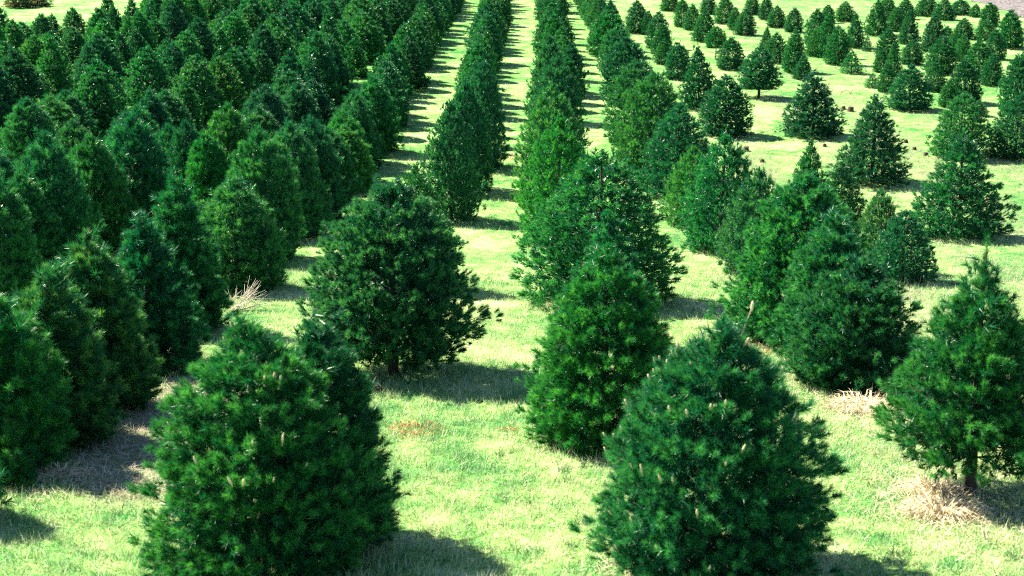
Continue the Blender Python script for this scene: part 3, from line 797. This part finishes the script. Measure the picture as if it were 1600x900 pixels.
# ------------------------------------------------------------------ pines
def profile(tt, shape):
    tt = np.clip(tt, 0, 1)
    if shape == 'd': r = (1 - tt ** 3.0) ** .58
    elif shape == 'o': r = 1.02 * (1 - tt ** 2.2) ** .66
    elif shape == 'c': r = 1.10 * (1 - tt ** 1.25) ** .82
    else: r = 1.08 * (1 - tt ** 1.3) ** .85
    return r * (.78 + .22 * np.clip(tt / .16, 0, 1))

def spaced(g, P, n):
    """pick n of the points P so that they keep apart (farthest-point picking)"""
    if n >= len(P): return np.arange(len(P))
    out = [0]; d = np.sum((P - P[0]) ** 2, 1)
    for _ in range(n - 1):
        k = int(np.argmax(d)); out.append(k)
        d = np.minimum(d, np.sum((P - P[k]) ** 2, 1))
    return np.array(out)

def pine_data(seed, H, Rad, shape, clear=0.0, needle=(44, .052, .0052), stem=.06, puffs=85, per=4, jag=.10, leader=.1, fill=1.0, up=.3, limbs=30, tips=False):
    """puffs of shoots stand on branch ends all over a lumpy crown of the given outline, more shoots fill it inside;
    every shoot carries needles.  returns needle triangles, a tint per triangle, trunk and limbs"""
    g = np.random.default_rng(seed)
    tt = np.linspace(0, 1, 60)
    slant = math.hypot(1, Rad / H)
    area = float(np.mean(2 * np.pi * Rad * profile(tt, shape)) * (H - clear)) * slant
    nb = max(30, int(area * puffs))
    cdf = np.cumsum(profile(tt, shape) + .06); cdf /= cdf[-1]
    nc = nb * 5
    tb = np.interp(g.random(nc), cdf, tt); az = g.random(nc) * 2 * np.pi
    rr = Rad * profile(tb, shape)
    P = np.stack([np.cos(az) * rr, np.sin(az) * rr, clear + tb * (H - clear)], -1)
    sel = spaced(g, P, int(nb * .93)); tb = tb[sel]; az = az[sel]; nb = len(sel)
    # whorls: the branch ends gather in tiers, with gaps between
    nw = max(5, round((H - clear) / .2))
    tb = np.clip(tb + (np.round(tb * nw + .25 * np.sin(3 * az)) / nw - tb) * .55, 0, 1)
    ph = g.random(6) * 6.28
    lump = 1 + .06 * np.sin(2 * az + ph[0] + 4 * tb) + .05 * np.sin(3 * az + ph[1] - 9 * tb) + .05 * np.sin(6 * az + ph[2] + 13 * tb)
    rt = np.maximum(Rad * profile(tb, shape) * lump * np.clip(1 - .03 + jag * g.normal(size=nb), .55, 1.25), .03)
    zt = clear + tb * (H - clear) + g.normal(size=nb) * .02
    out = np.stack([np.cos(az), np.sin(az), np.zeros(nb)], -1)
    tip = out * rt[:, None] + np.array([0, 0, 1.]) * np.maximum(zt, .05)[:, None]
    rise = np.where(tb < .2, .02 + tb, .22 + .45 * tb) * rt
    base = np.zeros((nb, 3)); base[:, 2] = np.maximum(zt - rise, .06)
    bdir = unit(tip - base)
    nrm = unit(out * .85 + np.array([0, 0, 1.]) * (.08 + .75 * tb ** 1.5)[:, None])
    # shoots of the puffs
    ns = g.poisson(per, nb).clip(3)
    bi = np.repeat(np.arange(nb), ns); m = len(bi)
    ball = unit(g.normal(size=(m, 3))) * (g.random(m) ** .5)[:, None]
    rad_p = .50 / math.sqrt(puffs) * g.uniform(.8, 1.35, nb)
    q = tip[bi] + ball * rad_p[bi][:, None] - bdir[bi] * (rad_p[bi] * .9)[:, None]
    d = unit(ball * .45 + nrm[bi] * .9 + bdir[bi] * .35 + np.array([0, 0, up]) + g.normal(size=(m, 3)) * .15)
    # fill inside, along the branches
    mf = int(m * fill); fi = g.integers(0, nb, mf); sf = g.uniform(.3, 1., mf) ** .7 * .82
    qf = base[fi] + (tip - base)[fi] * sf[:, None] + g.normal(size=(mf, 3)) * .05
    df = unit(bdir[fi] + g.normal(size=(mf, 3)) * .5)
    # the top: a short leader with side shoots
    k = 6; a2 = g.random(k) * 6.28
    tq = np.stack([np.cos(a2) * .03, np.sin(a2) * .03, np.full(k, H - .12)], -1)
    td = unit(np.stack([np.cos(a2) * .5, np.sin(a2) * .5, np.full(k, .9)], -1))
    tops = np.array([[0, 0, H - .14 + x] for x in np.arange(0, leader + .1, .05)])
    q = np.concatenate([q, tq, tops]); d = np.concatenate([d, td, unit(np.array([[.05, .03, 1.]] * len(tops)) + g.normal(size=(len(tops), 3)) * .06)])
    q[:, 2] = np.maximum(q[:, 2], .03)
    m = len(q)
    L = stem * g.uniform(.65, 1.3, m)
    # needles: full brushes outside, fewer and broader bundles in the depth of the crown
    def brush(q, d, L, nn, nl, nwid):
        m = len(q)
        si = np.repeat(np.arange(m), nn); M = len(si)
        u = g.random(M) ** .75
        D = d[si]
        ref = g.normal(size=(M, 3))
        side = unit(ref - D * np.sum(ref * D, 1, keepdims=True))
        ang = np.radians(g.uniform(22, 74, M)) * (1.1 - .45 * u)
        nd = D * np.cos(ang)[:, None] + side * np.sin(ang)[:, None]
        nd[:, 2] += .06
        nd = unit(nd)
        ln = nl * g.uniform(.75, 1.2, M)
        b0 = q[si] + D * (L[si] * u)[:, None]
        sd = unit(np.cross(nd, g.normal(size=(M, 3)))) * (nwid * .5)
        V = np.stack([b0 - sd, b0 + sd, b0 + nd * ln[:, None]], 1).reshape(-1, 3)
        V[:, 2] = np.maximum(V[:, 2], .012)
        tint = np.clip(g.normal(.36, .24, m), 0, 1)
        tint[g.random(m) < .13] = 1.0                    # fresh pale shoots; their colour also paints in the tuft highlights
        return V, tint[si]
    nn, nl, nwid = needle
    V, tint = brush(q, d, L, nn, nl, nwid)
    V2, tint2 = brush(qf, df, np.full(mf, stem), max(7, nn // 3), nl * 1.35, nwid * 2.2)
    V = np.concatenate([V, V2]); tint = np.concatenate([tint, tint2 * 0])  # old inner needles duller; the dark tint also paints shade into the gaps
    F = np.arange(len(V)).reshape(-1, 3)
    # wood
    P = [np.array([[0, 0, -.12], [0, 0, .02], [.006, 0, H * .4], [0, .01, H * .75], [0, 0, H + leader - .1]])]
    r0 = .02 + .016 * H
    rad = [np.array([r0 * 1.5, r0 * 1.15, r0 * .75, r0 * .4, .006])]
    for i in g.permutation(nb)[:limbs]:
        p0, p1 = base[i], tip[i]
        mid = p0 * .5 + p1 * .5 - np.array([0, 0, .04 * rt[i]])
        P.append(np.array([p0, mid, p0 * .1 + p1 * .9])); rad.append(np.array([.011, .007, .003]) * (.6 + .4 * H / 2))
    WV, WF = tubes(P, rad, 4)
    if tips: return V, F, tint, WV, WF, q + d * L[:, None], d
    return V, F, tint, WV, WF

LEAF = {0: (.003, .080, .038), 1: (.004, .098, .037), 2: (.007, .120, .036)}
GROUP = 'pines standing in rows across the field'

def leaf_colour(tint, g):
    c = np.array(LEAF[tint]) * np.array([g.uniform(.75, 1.3), g.uniform(.85, 1.15), g.uniform(.8, 1.2)])
    return (*c, 1.0)

ORD = ('zeroth first second third fourth fifth sixth seventh eighth ninth tenth eleventh twelfth thirteenth fourteenth fifteenth '
       'sixteenth seventeenth eighteenth nineteenth twentieth').split()
def ordinal(n):
    if n <= 20: return ORD[n]
    return {2: 'twenty', 3: 'thirty', 4: 'forty'}[n // 10] + '-' + ORD[n % 10] if n % 10 else {3: 'thirtieth', 4: 'fortieth'}[n // 10]
WHERE = {'B': 'row between the first two grass lanes', 'C': 'row between second and third grass lanes',
         'D': 'row right of the third grass lane', 'A': 'row left of the first grass lane'}
for i in range(1, 12): WHERE['Z%d' % i] = ORD[i + 1] + ' row left of the first lane'
for i, k in enumerate('EFGHI'): WHERE[k] = ORD[i + 2] + ' row right of the third lane'
KIND = {'d': 'domed', 'o': 'bushy', 'c': 'pointed', 's': 'sparse'}
TONE = {0: 'dark ', 1: '', 2: 'light '}

order = {}
for rw in sorted({t[0] for t in TREES}):
    for i, t in enumerate(sorted((t for t in TREES if t[0] == rw), key=lambda t: math.hypot(t[1], t[2]))):
        order[t] = i + 1
TREES.sort(key=lambda t: -t[3] / math.hypot(t[1], t[2]))
ONE_BY_ONE = [t for t in TREES if t[8]] + [t for t in TREES if not t[8]]
ONE_BY_ONE, REST = ONE_BY_ONE[:300], ONE_BY_ONE[300:]

# shared crowns for the middle distance and the far rows (unit tree: 2 m high, 0.8 m radius)
POOL = {}
def proto(kind, shape, v):
    key = (kind, shape, v)
    if key not in POOL:
        seed = 100 + 37 * v + 7 * ord(shape) + (1000 if kind == 'far' else 0)
        a = dict(needle=(26, .060, .0085), stem=.065, puffs=66, per=4) if kind != 'far' else dict(needle=(13, .068, .0165), stem=.07, puffs=50, per=4, limbs=12)
        if kind == 'soft': a = dict(needle=(34, .088, .0068), stem=.08, puffs=62, per=4, up=.6)
        jag = {'d': .085, 'o': .115, 'c': .15, 's': .24}[shape]
        if shape == 's': a['puffs'] = 26
        V, F, tn, WV, WF = pine_data(seed, 2.0, .8, shape, 0.0, jag=jag, leader=(.0, .03, .13)[v], **a)
        POOL[key] = (tri_mesh('pine_crown', V, F, M_NEEDLE, tn), tri_mesh('pine_trunk', WV, WF, M_BARK))
    return POOL[key]

g = np.random.default_rng(77)
NEAR = {}
LEADER = {'pine with visible trunk cut by the right edge, above dry grass tuft': .30,
          'wide pine with a tall pale leader on its crown, centre row': .16,
          'feathery bright pine with a leader, beside the straw covered lane': .14}
for idx, tr in enumerate(ONE_BY_ONE):
    row, x, y, H, Rad, shape, tint, clear, label = tr
    dist = math.hypot(x, y)
    z = float(gz(y))
    rz = g.uniform(0, 6.28)
    root = empty('pine_tree', (x, y, z), rz)
    if clear == 0: root.rotation_euler = (g.normal(0, .03), g.normal(0, .03), rz)
    tag(root, label or '%s%s pine, %s from the front in the %s' % (TONE[tint], KIND[shape], ordinal(order[tr]), WHERE[row]), 'tree', GROUP)
    if dist < 17.5 or clear > .15 and dist < 20:
        soft = row in ('A', 'Z1', 'Z2')
        V, F, tn, WV, WF, tq, td = pine_data(500 + idx, H, Rad * (.92 if dist < 8.8 else 1.0), shape, clear, needle=(84, .068 if soft else .052, .0033 if dist < 12 else .0042),
                                     puffs=(100 if dist < 12 else 80) if shape != 's' else 34, per=4, jag={'d': .09, 'o': .11, 'c': .14, 's': .24}[shape],
                                     leader=LEADER.get(label, float(g.choice([.0, .0, .08]))), up=.5 if soft else .3, fill=1.3, tips=True)
        crown = link('crown', tri_mesh('pine_crown', V, F, M_NEEDLE, tn), root)
        trunk = link('trunk', tri_mesh('pine_trunk', WV, WF, M_BARK), root)
        NEAR[label] = (root, H, Rad, tq, td)
    else:
        cm, tm = proto('far' if dist > 36 else 'soft' if row in ('A', 'Z1', 'Z2', 'Z3') else 'mid', shape, int(g.integers(3)))
        sx, sz = Rad / .8 * 1.05, (H - clear) / 2.0
        crown = link('crown', cm, root, (0, 0, clear)); crown.scale = (sx, sx * g.uniform(.92, 1.08), sz)
        trunk = link('trunk', tm, root); trunk.scale = (sx, sx, H / 2.0)
    crown.color = leaf_colour(tint, g)

# the farthest pines, past the three hundred
if REST:
    g = np.random.default_rng(31)
    me = bpy.data.meshes.new('far_pines')
    me.from_pydata([(t[1], t[2], float(gz(t[2]))) for t in REST], [], [])
    def put(name, kind, vals):
        a = me.attributes.new(name, kind, 'POINT')
        a.data.foreach_set('vector' if kind == 'FLOAT_VECTOR' else 'value', np.ascontiguousarray(vals).ravel())
    put('grow', 'FLOAT_VECTOR', np.array([(t[4] / .8 * 1.05, t[4] / .8 * 1.05, t[3] / 2.0) for t in REST], np.float32))
    put('turn', 'FLOAT_VECTOR', np.array([(g.normal(0, .03), g.normal(0, .03), g.uniform(0, 6.28)) for t in REST], np.float32))
    kinds = [(sh, v) for sh in 'oc' for v in range(3)]
    put('pick', 'INT', np.array([g.integers(3) + (3 if t[5] == 'c' else 0) for t in REST], np.int32))
    me.materials.append(M_NEEDLE_FAR)
    far = link('far_pines', me)
    tag(far, 'farthest pines merging into a green band along the top of the field', 'trees', kind='stuff')
    ng = bpy.data.node_groups.new('far_rows', 'GeometryNodeTree')
    ng.interface.new_socket('Geometry', in_out='INPUT', socket_type='NodeSocketGeometry')
    ng.interface.new_socket('Geometry', in_out='OUTPUT', socket_type='NodeSocketGeometry')
    nn, lk = ng.nodes, ng.links
    gi, gout = nn.new('NodeGroupInput'), nn.new('NodeGroupOutput')
    jn = nn.new('GeometryNodeJoinGeometry')
    for i, (sh, v) in reversed(list(enumerate(kinds))):
        pm = proto('far', sh, v)[0].copy(); pm.materials[0] = M_NEEDLE_FAR
        po = bpy.data.objects.new('far_pine', pm)
        ob = nn.new('GeometryNodeObjectInfo'); ob.inputs['Object'].default_value = po; ob.inputs['As Instance'].default_value = True
        lk.new(ob.outputs['Geometry'], jn.inputs[0])
    ip = nn.new('GeometryNodeInstanceOnPoints'); ip.inputs['Pick Instance'].default_value = True
    def named(nm, kind):
        n = nn.new('GeometryNodeInputNamedAttribute'); n.data_type = kind; n.inputs['Name'].default_value = nm
        return n.outputs['Attribute']
    lk.new(gi.outputs[0], ip.inputs['Points']); lk.new(jn.outputs[0], ip.inputs['Instance'])
    lk.new(named('pick', 'INT'), ip.inputs['Instance Index'])
    er = nn.new('FunctionNodeEulerToRotation'); lk.new(named('turn', 'FLOAT_VECTOR'), er.inputs[0])
    lk.new(er.outputs[0], ip.inputs['Rotation']); lk.new(named('grow', 'FLOAT_VECTOR'), ip.inputs['Scale'])
    lk.new(ip.outputs[0], gout.inputs[0])
    far.modifiers.new('rows', 'NODES').node_group = ng

# ------------------------------------------------------------------ grass
def straw_spot(x, y):
    """bare strip of straw litter in the first lane (no grass grows there)"""
    return (np.abs((x + 3.05) / .8) ** 2 + np.abs((y - 12.2) / 2.4) ** 2) < 1

def tuft(seed, n, h, wd, spread):
    g = np.random.default_rng(seed)
    a = g.random(n) * 6.28; r = spread * np.sqrt(g.random(n))
    b = np.stack([np.cos(a) * r, np.sin(a) * r, np.full(n, -.004)], -1)
    hh = h * g.uniform(.5, 1.25, n)
    lean = g.random(n) * 6.28; la = np.abs(g.normal(.75, .4, n))
    d = np.stack([np.cos(lean) * np.sin(la), np.sin(lean) * np.sin(la), np.cos(la)], -1)
    sd = unit(np.cross(d, g.normal(size=(n, 3)))) * wd * .5
    V = np.stack([b - sd, b + sd, b + d * hh[:, None]], 1).reshape(-1, 3)
    return V, np.arange(3 * n).reshape(-1, 3)

def grass_patch():
    ys = np.concatenate([np.arange(6.5, 20, .35), np.arange(20, 34, .7), np.arange(34, 78, 2.)])
    xs = np.arange(-22, 23, .5)
    me = sheet('grass', xs, ys, M_GRASS, .002)
    n = len(me.vertices)
    co = np.empty(n * 3, np.float32); me.vertices.foreach_get('co', co); co = co.reshape(-1, 3)
    x, y = co[:, 0], co[:, 1]
    dens = np.where(y < 15, 330, np.where(y < 22, 210, np.where(y < 34, 90, 22))).astype(float)
    half = .40 * y + 1.0
    dens[(np.abs(x) > half) | (x < -5.0 - .02 * y)] = 0
    dens[(x < -3.9) & (y > 24)] *= .3
    dens[straw_spot(x, y)] = 12
    a = me.attributes.new('dens', 'FLOAT', 'POINT'); a.data.foreach_set('value', dens.astype(np.float32))
    o = link('grass', me)
    tufts = []
    for i, (n, h, wd, sp) in enumerate(((16, .075, .005, .06), (15, .055, .0055, .07), (13, .095, .005, .05), (17, .05, .006, .08))):
        V, F = tuft(40 + i, n, h, wd, sp)
        tufts.append(bpy.data.objects.new('grass_tuft', tri_mesh('grass_tuft', V, F, M_GRASS)))
    ng = bpy.data.node_groups.new('scatter_grass', 'GeometryNodeTree')
    ng.interface.new_socket('Geometry', in_out='INPUT', socket_type='NodeSocketGeometry')
    ng.interface.new_socket('Geometry', in_out='OUTPUT', socket_type='NodeSocketGeometry')
    nn, lk = ng.nodes, ng.links
    gi, gout = nn.new('NodeGroupInput'), nn.new('NodeGroupOutput')
    dp = nn.new('GeometryNodeDistributePointsOnFaces'); dp.distribute_method = 'RANDOM'
    na = nn.new('GeometryNodeInputNamedAttribute'); na.data_type = 'FLOAT'; na.inputs['Name'].default_value = 'dens'
    lk.new(gi.outputs[0], dp.inputs['Mesh']); lk.new(na.outputs['Attribute'], dp.inputs['Density'])
    jn = nn.new('GeometryNodeJoinGeometry')
    for tf in tufts:
        ob = nn.new('GeometryNodeObjectInfo'); ob.inputs['Object'].default_value = tf
        ob.inputs['As Instance'].default_value = True
        lk.new(ob.outputs['Geometry'], jn.inputs[0])
    ip = nn.new('GeometryNodeInstanceOnPoints'); ip.inputs['Pick Instance'].default_value = True
    ri = nn.new('FunctionNodeRandomValue'); ri.data_type = 'INT'
    ri.inputs[4].default_value = 0; ri.inputs[5].default_value = len(tufts) - 1
    rr = nn.new('FunctionNodeRandomValue'); rr.data_type = 'FLOAT_VECTOR'
    rr.inputs[0].default_value = (0, 0, 0); rr.inputs[1].default_value = (.25, .25, 6.28)
    rs = nn.new('FunctionNodeRandomValue'); rs.data_type = 'FLOAT'
    rs.inputs[2].default_value = .6; rs.inputs[3].default_value = 1.35
    lk.new(dp.outputs['Points'], ip.inputs['Points']); lk.new(jn.outputs[0], ip.inputs['Instance'])
    lk.new(ri.outputs[2], ip.inputs['Instance Index']); lk.new(rr.outputs[0], ip.inputs['Rotation']); lk.new(rs.outputs[1], ip.inputs['Scale'])
    lk.new(ip.outputs[0], gout.inputs[0])
    md = o.modifiers.new('scatter', 'NODES'); md.node_group = ng
    return tag(o, 'short sunlit grass covering the lanes between the pine rows', 'grass', kind='stuff')
grass_patch()

# ------------------------------------------------------------------ straw, litter, twigs, stumps
def sticks(seed, n, pos, ln, wd, lift=.25):
    """n thin straws: pos(g, n) -> (n, 2)"""
    g = np.random.default_rng(seed)
    p = pos(g, n); n = len(p)
    a = g.random(n) * 6.28; up_ = np.abs(g.normal(0, lift, n))
    d = unit(np.stack([np.cos(a), np.sin(a), up_], -1))
    b = np.stack([p[:, 0], p[:, 1], gz(p[:, 1]) + .004 + g.random(n) * .02], -1)
    l = ln * g.uniform(.4, 1.4, n)
    sd = unit(np.cross(d, [0, 0, 1.]) + g.normal(size=(n, 3)) * .3) * wd * .5
    V = np.stack([b - sd, b + sd, b + d * l[:, None]], 1).reshape(-1, 3)
    return V, np.arange(3 * n).reshape(-1, 3)

def lane_straw(g, n):
    a = g.random(n) * 6.28; r = np.sqrt(g.random(n))
    return np.stack([-3.05 + .85 * r * np.cos(a), 12.4 + 2.5 * r * np.sin(a)], -1)
V, F = sticks(5, 8000, lane_straw, .11, .005)
tag(link('straw_litter', tri_mesh('straw_litter', V, F, M_LITTER)), 'brown straw and needle litter covering the ground in the first lane', 'litter', kind='stuff')

def mound(name, x, y, rx, ry, n, ln, mat, label, cat, seed, group, hgt=.09, lean=1.2):
    """a clump of dead grass: blades rooted in a low tussock, bending outward"""
    g = np.random.default_rng(seed)
    a = g.random(n) * 6.28; r = np.sqrt(g.random(n))
    bx, by = rx * r * np.cos(a), ry * r * np.sin(a)
    b = np.stack([bx, by, gz(y + by) - float(gz(y)) + hgt * (1 - r ** 2) * .6 - .01], -1)
    th = np.abs(g.normal(lean, .4, n))
    aa = a + g.normal(0, .8, n)
    d = np.stack([np.cos(aa) * np.sin(th), np.sin(aa) * np.sin(th), np.cos(th)], -1)
    l = ln * g.uniform(.5, 1.3, n)
    m1 = b + d * (l * .55)[:, None]
    d2 = unit(d + np.array([0, 0, -.9])); e = m1 + d2 * (l * .45)[:, None]
    lo = gz(y + e[:, 1]) - float(gz(y)) + .006
    e[:, 2] = np.maximum(e[:, 2], lo)
    sd = unit(np.cross(d, g.normal(size=(n, 3)))) * .0042
    V = np.stack([b - sd, b + sd, m1 + sd * .8, m1 - sd * .8, e], 1).reshape(-1, 3)
    i = np.arange(n)[:, None] * 5
    F = np.concatenate([i + [[0, 1, 2]], i + [[0, 2, 3]], i + [[3, 2, 4]]])
    o = link(name, tri_mesh(name, V, F, mat), None, (x, y, float(gz(y))))
    return tag(o, label, cat, group)

for k, (x, y, rx, ry, n, ln, lab) in enumerate(CLUMPS):
    mound('dry_grass_clump', x, y, rx, ry, int(n * 2.2), ln * .85, M_STRAW, lab, 'dry grass', 60 + k, 'clumps of dry straw coloured grass')
for k, (x, y, rx, ry, n, ln, lab) in enumerate(RUSTY):
    mound('dead_needle_patch', x, y, rx, ry, n, ln, M_RUST, lab, 'dead needles', 90 + k, 'rusty patches of dead needles', .03, 1.35)

# loose straw strewn round the clumps and under the right-hand row
def strewn(g, n):
    out = []
    for (x, y, rx, ry, _n, _l, _t) in CLUMPS:
        k = n // 12
        out.append(np.stack([x + g.normal(0, rx * 1.5, k), y + g.normal(0, ry * 2.2, k)], -1))
    for tr in ONE_BY_ONE:
        if math.hypot(tr[1], tr[2]) < 26 and tr[1] > .2:
            k = n // 40
            a = g.random(k) * 6.28; r = tr[4] * (.55 + .6 * np.abs(g.normal(0, .6, k)))
            out.append(np.stack([tr[1] + r * np.cos(a), tr[2] + r * np.sin(a)], -1))
    return np.concatenate(out)
V, F = sticks(6, 9000, strewn, .12, .0055, .4)
tag(link('loose_straw', tri_mesh('loose_straw', V, F, M_STRAW)), 'loose pale straw strewn round the feet of the right hand pines', 'straw', kind='stuff')

# grass the mower leaves standing round the trunks
VV, FF, n0 = [], [], 0
g = np.random.default_rng(14)
for tr in ONE_BY_ONE:
    row, x, y, H, Rad = tr[:5]
    if math.hypot(x, y) > 27: continue
    n = int(900 * Rad)
    V, F = tuft(int(x * 100) % 1000 + 5, n, .15, .0055, 1.0)
    a = g.random(n) * 6.28; r = Rad * np.clip(g.normal(.8, .25, n), .1, 1.3)
    c = np.stack([x + r * np.cos(a), y + r * np.sin(a)], -1)
    b = V.reshape(n, 3, 3); mid = (b[:, :1] + b[:, 1:2]) / 2
    b = b - mid * [1, 1, 0] + np.concatenate([c, gz(c[:, 1:])], 1)[:, None]
    VV.append(b.reshape(-1, 3)); FF.append(F + n0); n0 += 3 * n
tag(link('tall_grass', tri_mesh('tall_grass', np.concatenate(VV), np.concatenate(FF), M_GRASS)), 'taller unmown grass standing round the feet of the nearer pines', 'grass', kind='stuff')

# weeds and fallen bits of twig in the lanes
g = np.random.default_rng(21)
VV, FF, n0 = [], [], 0
for i in range(260):
    y = 8.5 + 26 * g.random() ** 1.4; x = g.uniform(-.36, .38) * y
    if x < -4.2: continue
    n = int(g.integers(14, 46)); sp_ = g.uniform(.03, .11)
    V, F = tuft(3000 + i, n, g.uniform(.05, .11), .008, sp_)
    V = V + np.array([x, y, float(gz(y))])
    VV.append(V); FF.append(F + n0); n0 += len(V)
M_WEED, nt_ = new_mat('weed_leaves')
geo = N(nt_, 'ShaderNodeNewGeometry')
leafy(nt_, mixc(nt_, geo.outputs['Random Per Island'], (.015, .10, .04), (.09, .24, .06)), .6, .2, .25)
tag(link('weeds', tri_mesh('weeds', np.concatenate(VV), np.concatenate(FF), M_WEED)), 'low dark green weeds dotted through the mown lanes', 'weeds', kind='stuff')
V, F = sticks(22, 420, lambda g, n: (lambda y: np.stack([g.uniform(-.33, .38, n) * y, y], -1))(8.5 + 26 * g.random(n) ** 1.3), .13, .011, .12)
V[:, 2] += .02
tag(link('twig_litter', tri_mesh('twig_litter', V, F, M_BARK)), 'short dark bits of twig scattered over the mown grass', 'twigs', kind='stuff')

# dead branch lying under the left row
g = np.random.default_rng(8)
bx, by = DEAD
P, rad = [], []
for i in range(26):
    a = g.normal(.35, 1.0); L = g.uniform(.25, .75)
    e = np.array([math.cos(a) * L * .8, math.sin(a) * L * .3, g.uniform(.02, .42)])
    s0 = np.array([g.normal(0, .06), g.normal(0, .05), .01])
    m_ = (s0 + e) * .5 + g.normal(size=3) * .03; m_[2] = abs(m_[2])
    P.append([s0, m_, e]); rad.append([.005, .0038, .0016])
    for j in range(2):
        e2 = m_ + (e - m_) * g.uniform(.2, .8) + g.normal(size=3) * .09; e2[2] = abs(e2[2])
        P.append([m_, (m_ + e2) / 2, e2]); rad.append([.004, .003, .0015])
V, F = tubes(P, rad, 4)
tag(link('dead_branch', tri_mesh('dead_branch', V, F, M_TWIG), None, (bx, by, float(gz(by)))), 'pale dry dead branch with many bare twigs lying under the left row', 'dead branch')

# wavy fallen twig in the open grass
(x0, y0), (x1, y1) = TWIG
s = np.linspace(0, 1, 14)
pts = np.stack([(x1 - x0) * s, (y1 - y0) * s + .25 * np.sin(s * 11) * s, .02 + .12 * np.abs(np.sin(s * 5.5))], -1)
V, F = tubes([pts], [np.full(14, .009)], 5)
tag(link('fallen_twig', tri_mesh('fallen_twig', V, F, M_BARK), None, (x0, y0, float(gz(y0)))), 'thin dark wavy twig lying on open grass, upper right', 'twig')

def stump_mesh(seed):
    g = np.random.default_rng(seed)
    h, r = .08, .05
    pts = [[0, 0, -.03], [0, 0, .02], [.004, 0, h * .7], [.006, .004, h]]
    V, F = tubes([pts], [[r * 1.35, r * 1.12, r, r * .96]], 9)
    V = V + g.normal(size=V.shape) * .005
    return tri_mesh('stump', V, F, M_STUMP)
SM = [stump_mesh(i) for i in range(3)]
for k, (x, y, sc, lab) in enumerate(STUMPS):
    o = link('tree_stump', SM[k % 3], None, (x, y, float(gz(y)))); o.scale = (sc, sc, sc); o.rotation_euler = (0, 0, k * 1.3)
    tag(o, lab, 'stump', 'low dark stumps left by felled pines')

# ploughed field beyond the far right corner
(ax, ay), (bx, by) = FIELD
ux, uy = bx - ax, by - ay
L_ = math.hypot(ux, uy); ux /= L_; uy /= L_
nxp, nyp = -uy, ux
if nyp < 0 and nxp < 0: nxp, nyp = -nxp, -nyp
if nxp < 0: nxp, nyp = -nxp, -nyp
aa, bb = np.meshgrid(np.arange(-25, 60, .6), np.arange(0, 46, .6))
g = np.random.default_rng(3)
bw = bb + (bb == 0) * g.normal(0, .25, bb.shape)
X = ax + ux * aa + nxp * bw; Y = ay + uy * aa + nyp * bw
Z = gz(Y) + .02 + np.abs(g.normal(0, .05, X.shape)) * (bb > 0)
na_ = X.shape[1]
i = (np.arange(X.shape[0] - 1)[:, None] * na_ + np.arange(na_ - 1)[None]).ravel()
F = np.stack([i, i + 1, i + na_ + 1, i + na_], -1)
tag(link('ploughed_field', tri_mesh('ploughed_field', np.stack([X, Y, Z], -1).reshape(-1, 3), F, M_FIELD)), 'grey stony ploughed field beyond the pines at the upper right corner', kind='structure')

# shrubs on the clearing beyond the left block
for k, (x, y, H, Rad, lab) in enumerate(SHRUBS):
    root = empty('shrub', (x, y, float(gz(y))))
    tag(root, lab, 'shrub', 'shrubs on the far clearing')
    V, F, tn, WV, WF = pine_data(7000 + k, H, Rad, 'd', 0., needle=(11, .07, .018), puffs=45, per=4, jag=.25, leader=0.)
    cr = link('foliage', tri_mesh('shrub_foliage', V, F, M_NEEDLE, tn), root); cr.color = (.03, .09, .05, 1)
    link('stem', tri_mesh('shrub_stem', WV, WF, M_BARK), root)

# ------------------------------------------------------------------ candles and leaders on the nearest pines
def candle_mesh(seed):
    g = np.random.default_rng(seed)
    V, F = tubes([[[0, 0, -.03], [0, 0, .0], [.002, 0, .045], [.003, .002, .075], [.004, .002, .09]]], [[.004, .009, .011, .008, .002]], 6)
    return tri_mesh('candle_bud', V, F, M_BUD)
CM = candle_mesh(1)
def candles(label, n, seed, zmin):
    """pale buds sitting on the very tips of the outermost shoots"""
    root, H, Rad, tq, td = NEAR[label]
    g = np.random.default_rng(seed)
    ca, sa = math.cos(root.rotation_euler.z), math.sin(root.rotation_euler.z)
    wx = tq[:, 0] * ca - tq[:, 1] * sa; wy = tq[:, 0] * sa + tq[:, 1] * ca
    rel = np.hypot(tq[:, 0], tq[:, 1]) / (Rad * profile(tq[:, 2] / H, label_shape[label]) + .03)
    ok = np.where((tq[:, 2] > zmin * H) & (rel > .9) & (wx * .75 + wy * .65 < .12) & (td[:, 2] > .1))[0]
    for i in g.permutation(ok)[:n]:
        o = link('candle_bud', CM, root, tuple(tq[i]))
        v = Vector(td[i]) + Vector((0, 0, .7))
        o.rotation_euler = v.to_track_quat('Z', 'Y').to_euler(); s_ = g.uniform(.4, .85); o.scale = (s_, s_, s_ * g.uniform(.7, 1.1))
label_shape = {t[8]: t[5] for t in TREES if t[8]}
lb = 'large dark pine with tan buds and a bare leader, at bottom edge'
candles(lb, 60, 1, .2)
root, H, Rad = NEAR[lb][:3]
V, F = tubes([[[0, 0, H - .15], [.0, 0, H + .02], [.03, .0, H + .13], [.05, .0, H + .2]], ], [[.007, .005, .0045, .004]], 6)
a = -root.rotation_euler.z
ls = link('leader_shoot', tri_mesh('leader_shoot', V, F, M_SHOOT), root, (.10 * math.cos(a), .10 * math.sin(a), 0)); ls.rotation_euler = (0, 0, a)
o = link('candle_bud', CM, ls, (.05, 0, H + .2)); o.scale = (.9, .9, .55)
lb = 'big blurred bushy pine at the bottom edge, in the left half of the foreground'
candles(lb, 24, 2, .4)
lb = 'wide pine with a tall pale leader on its crown, centre row'
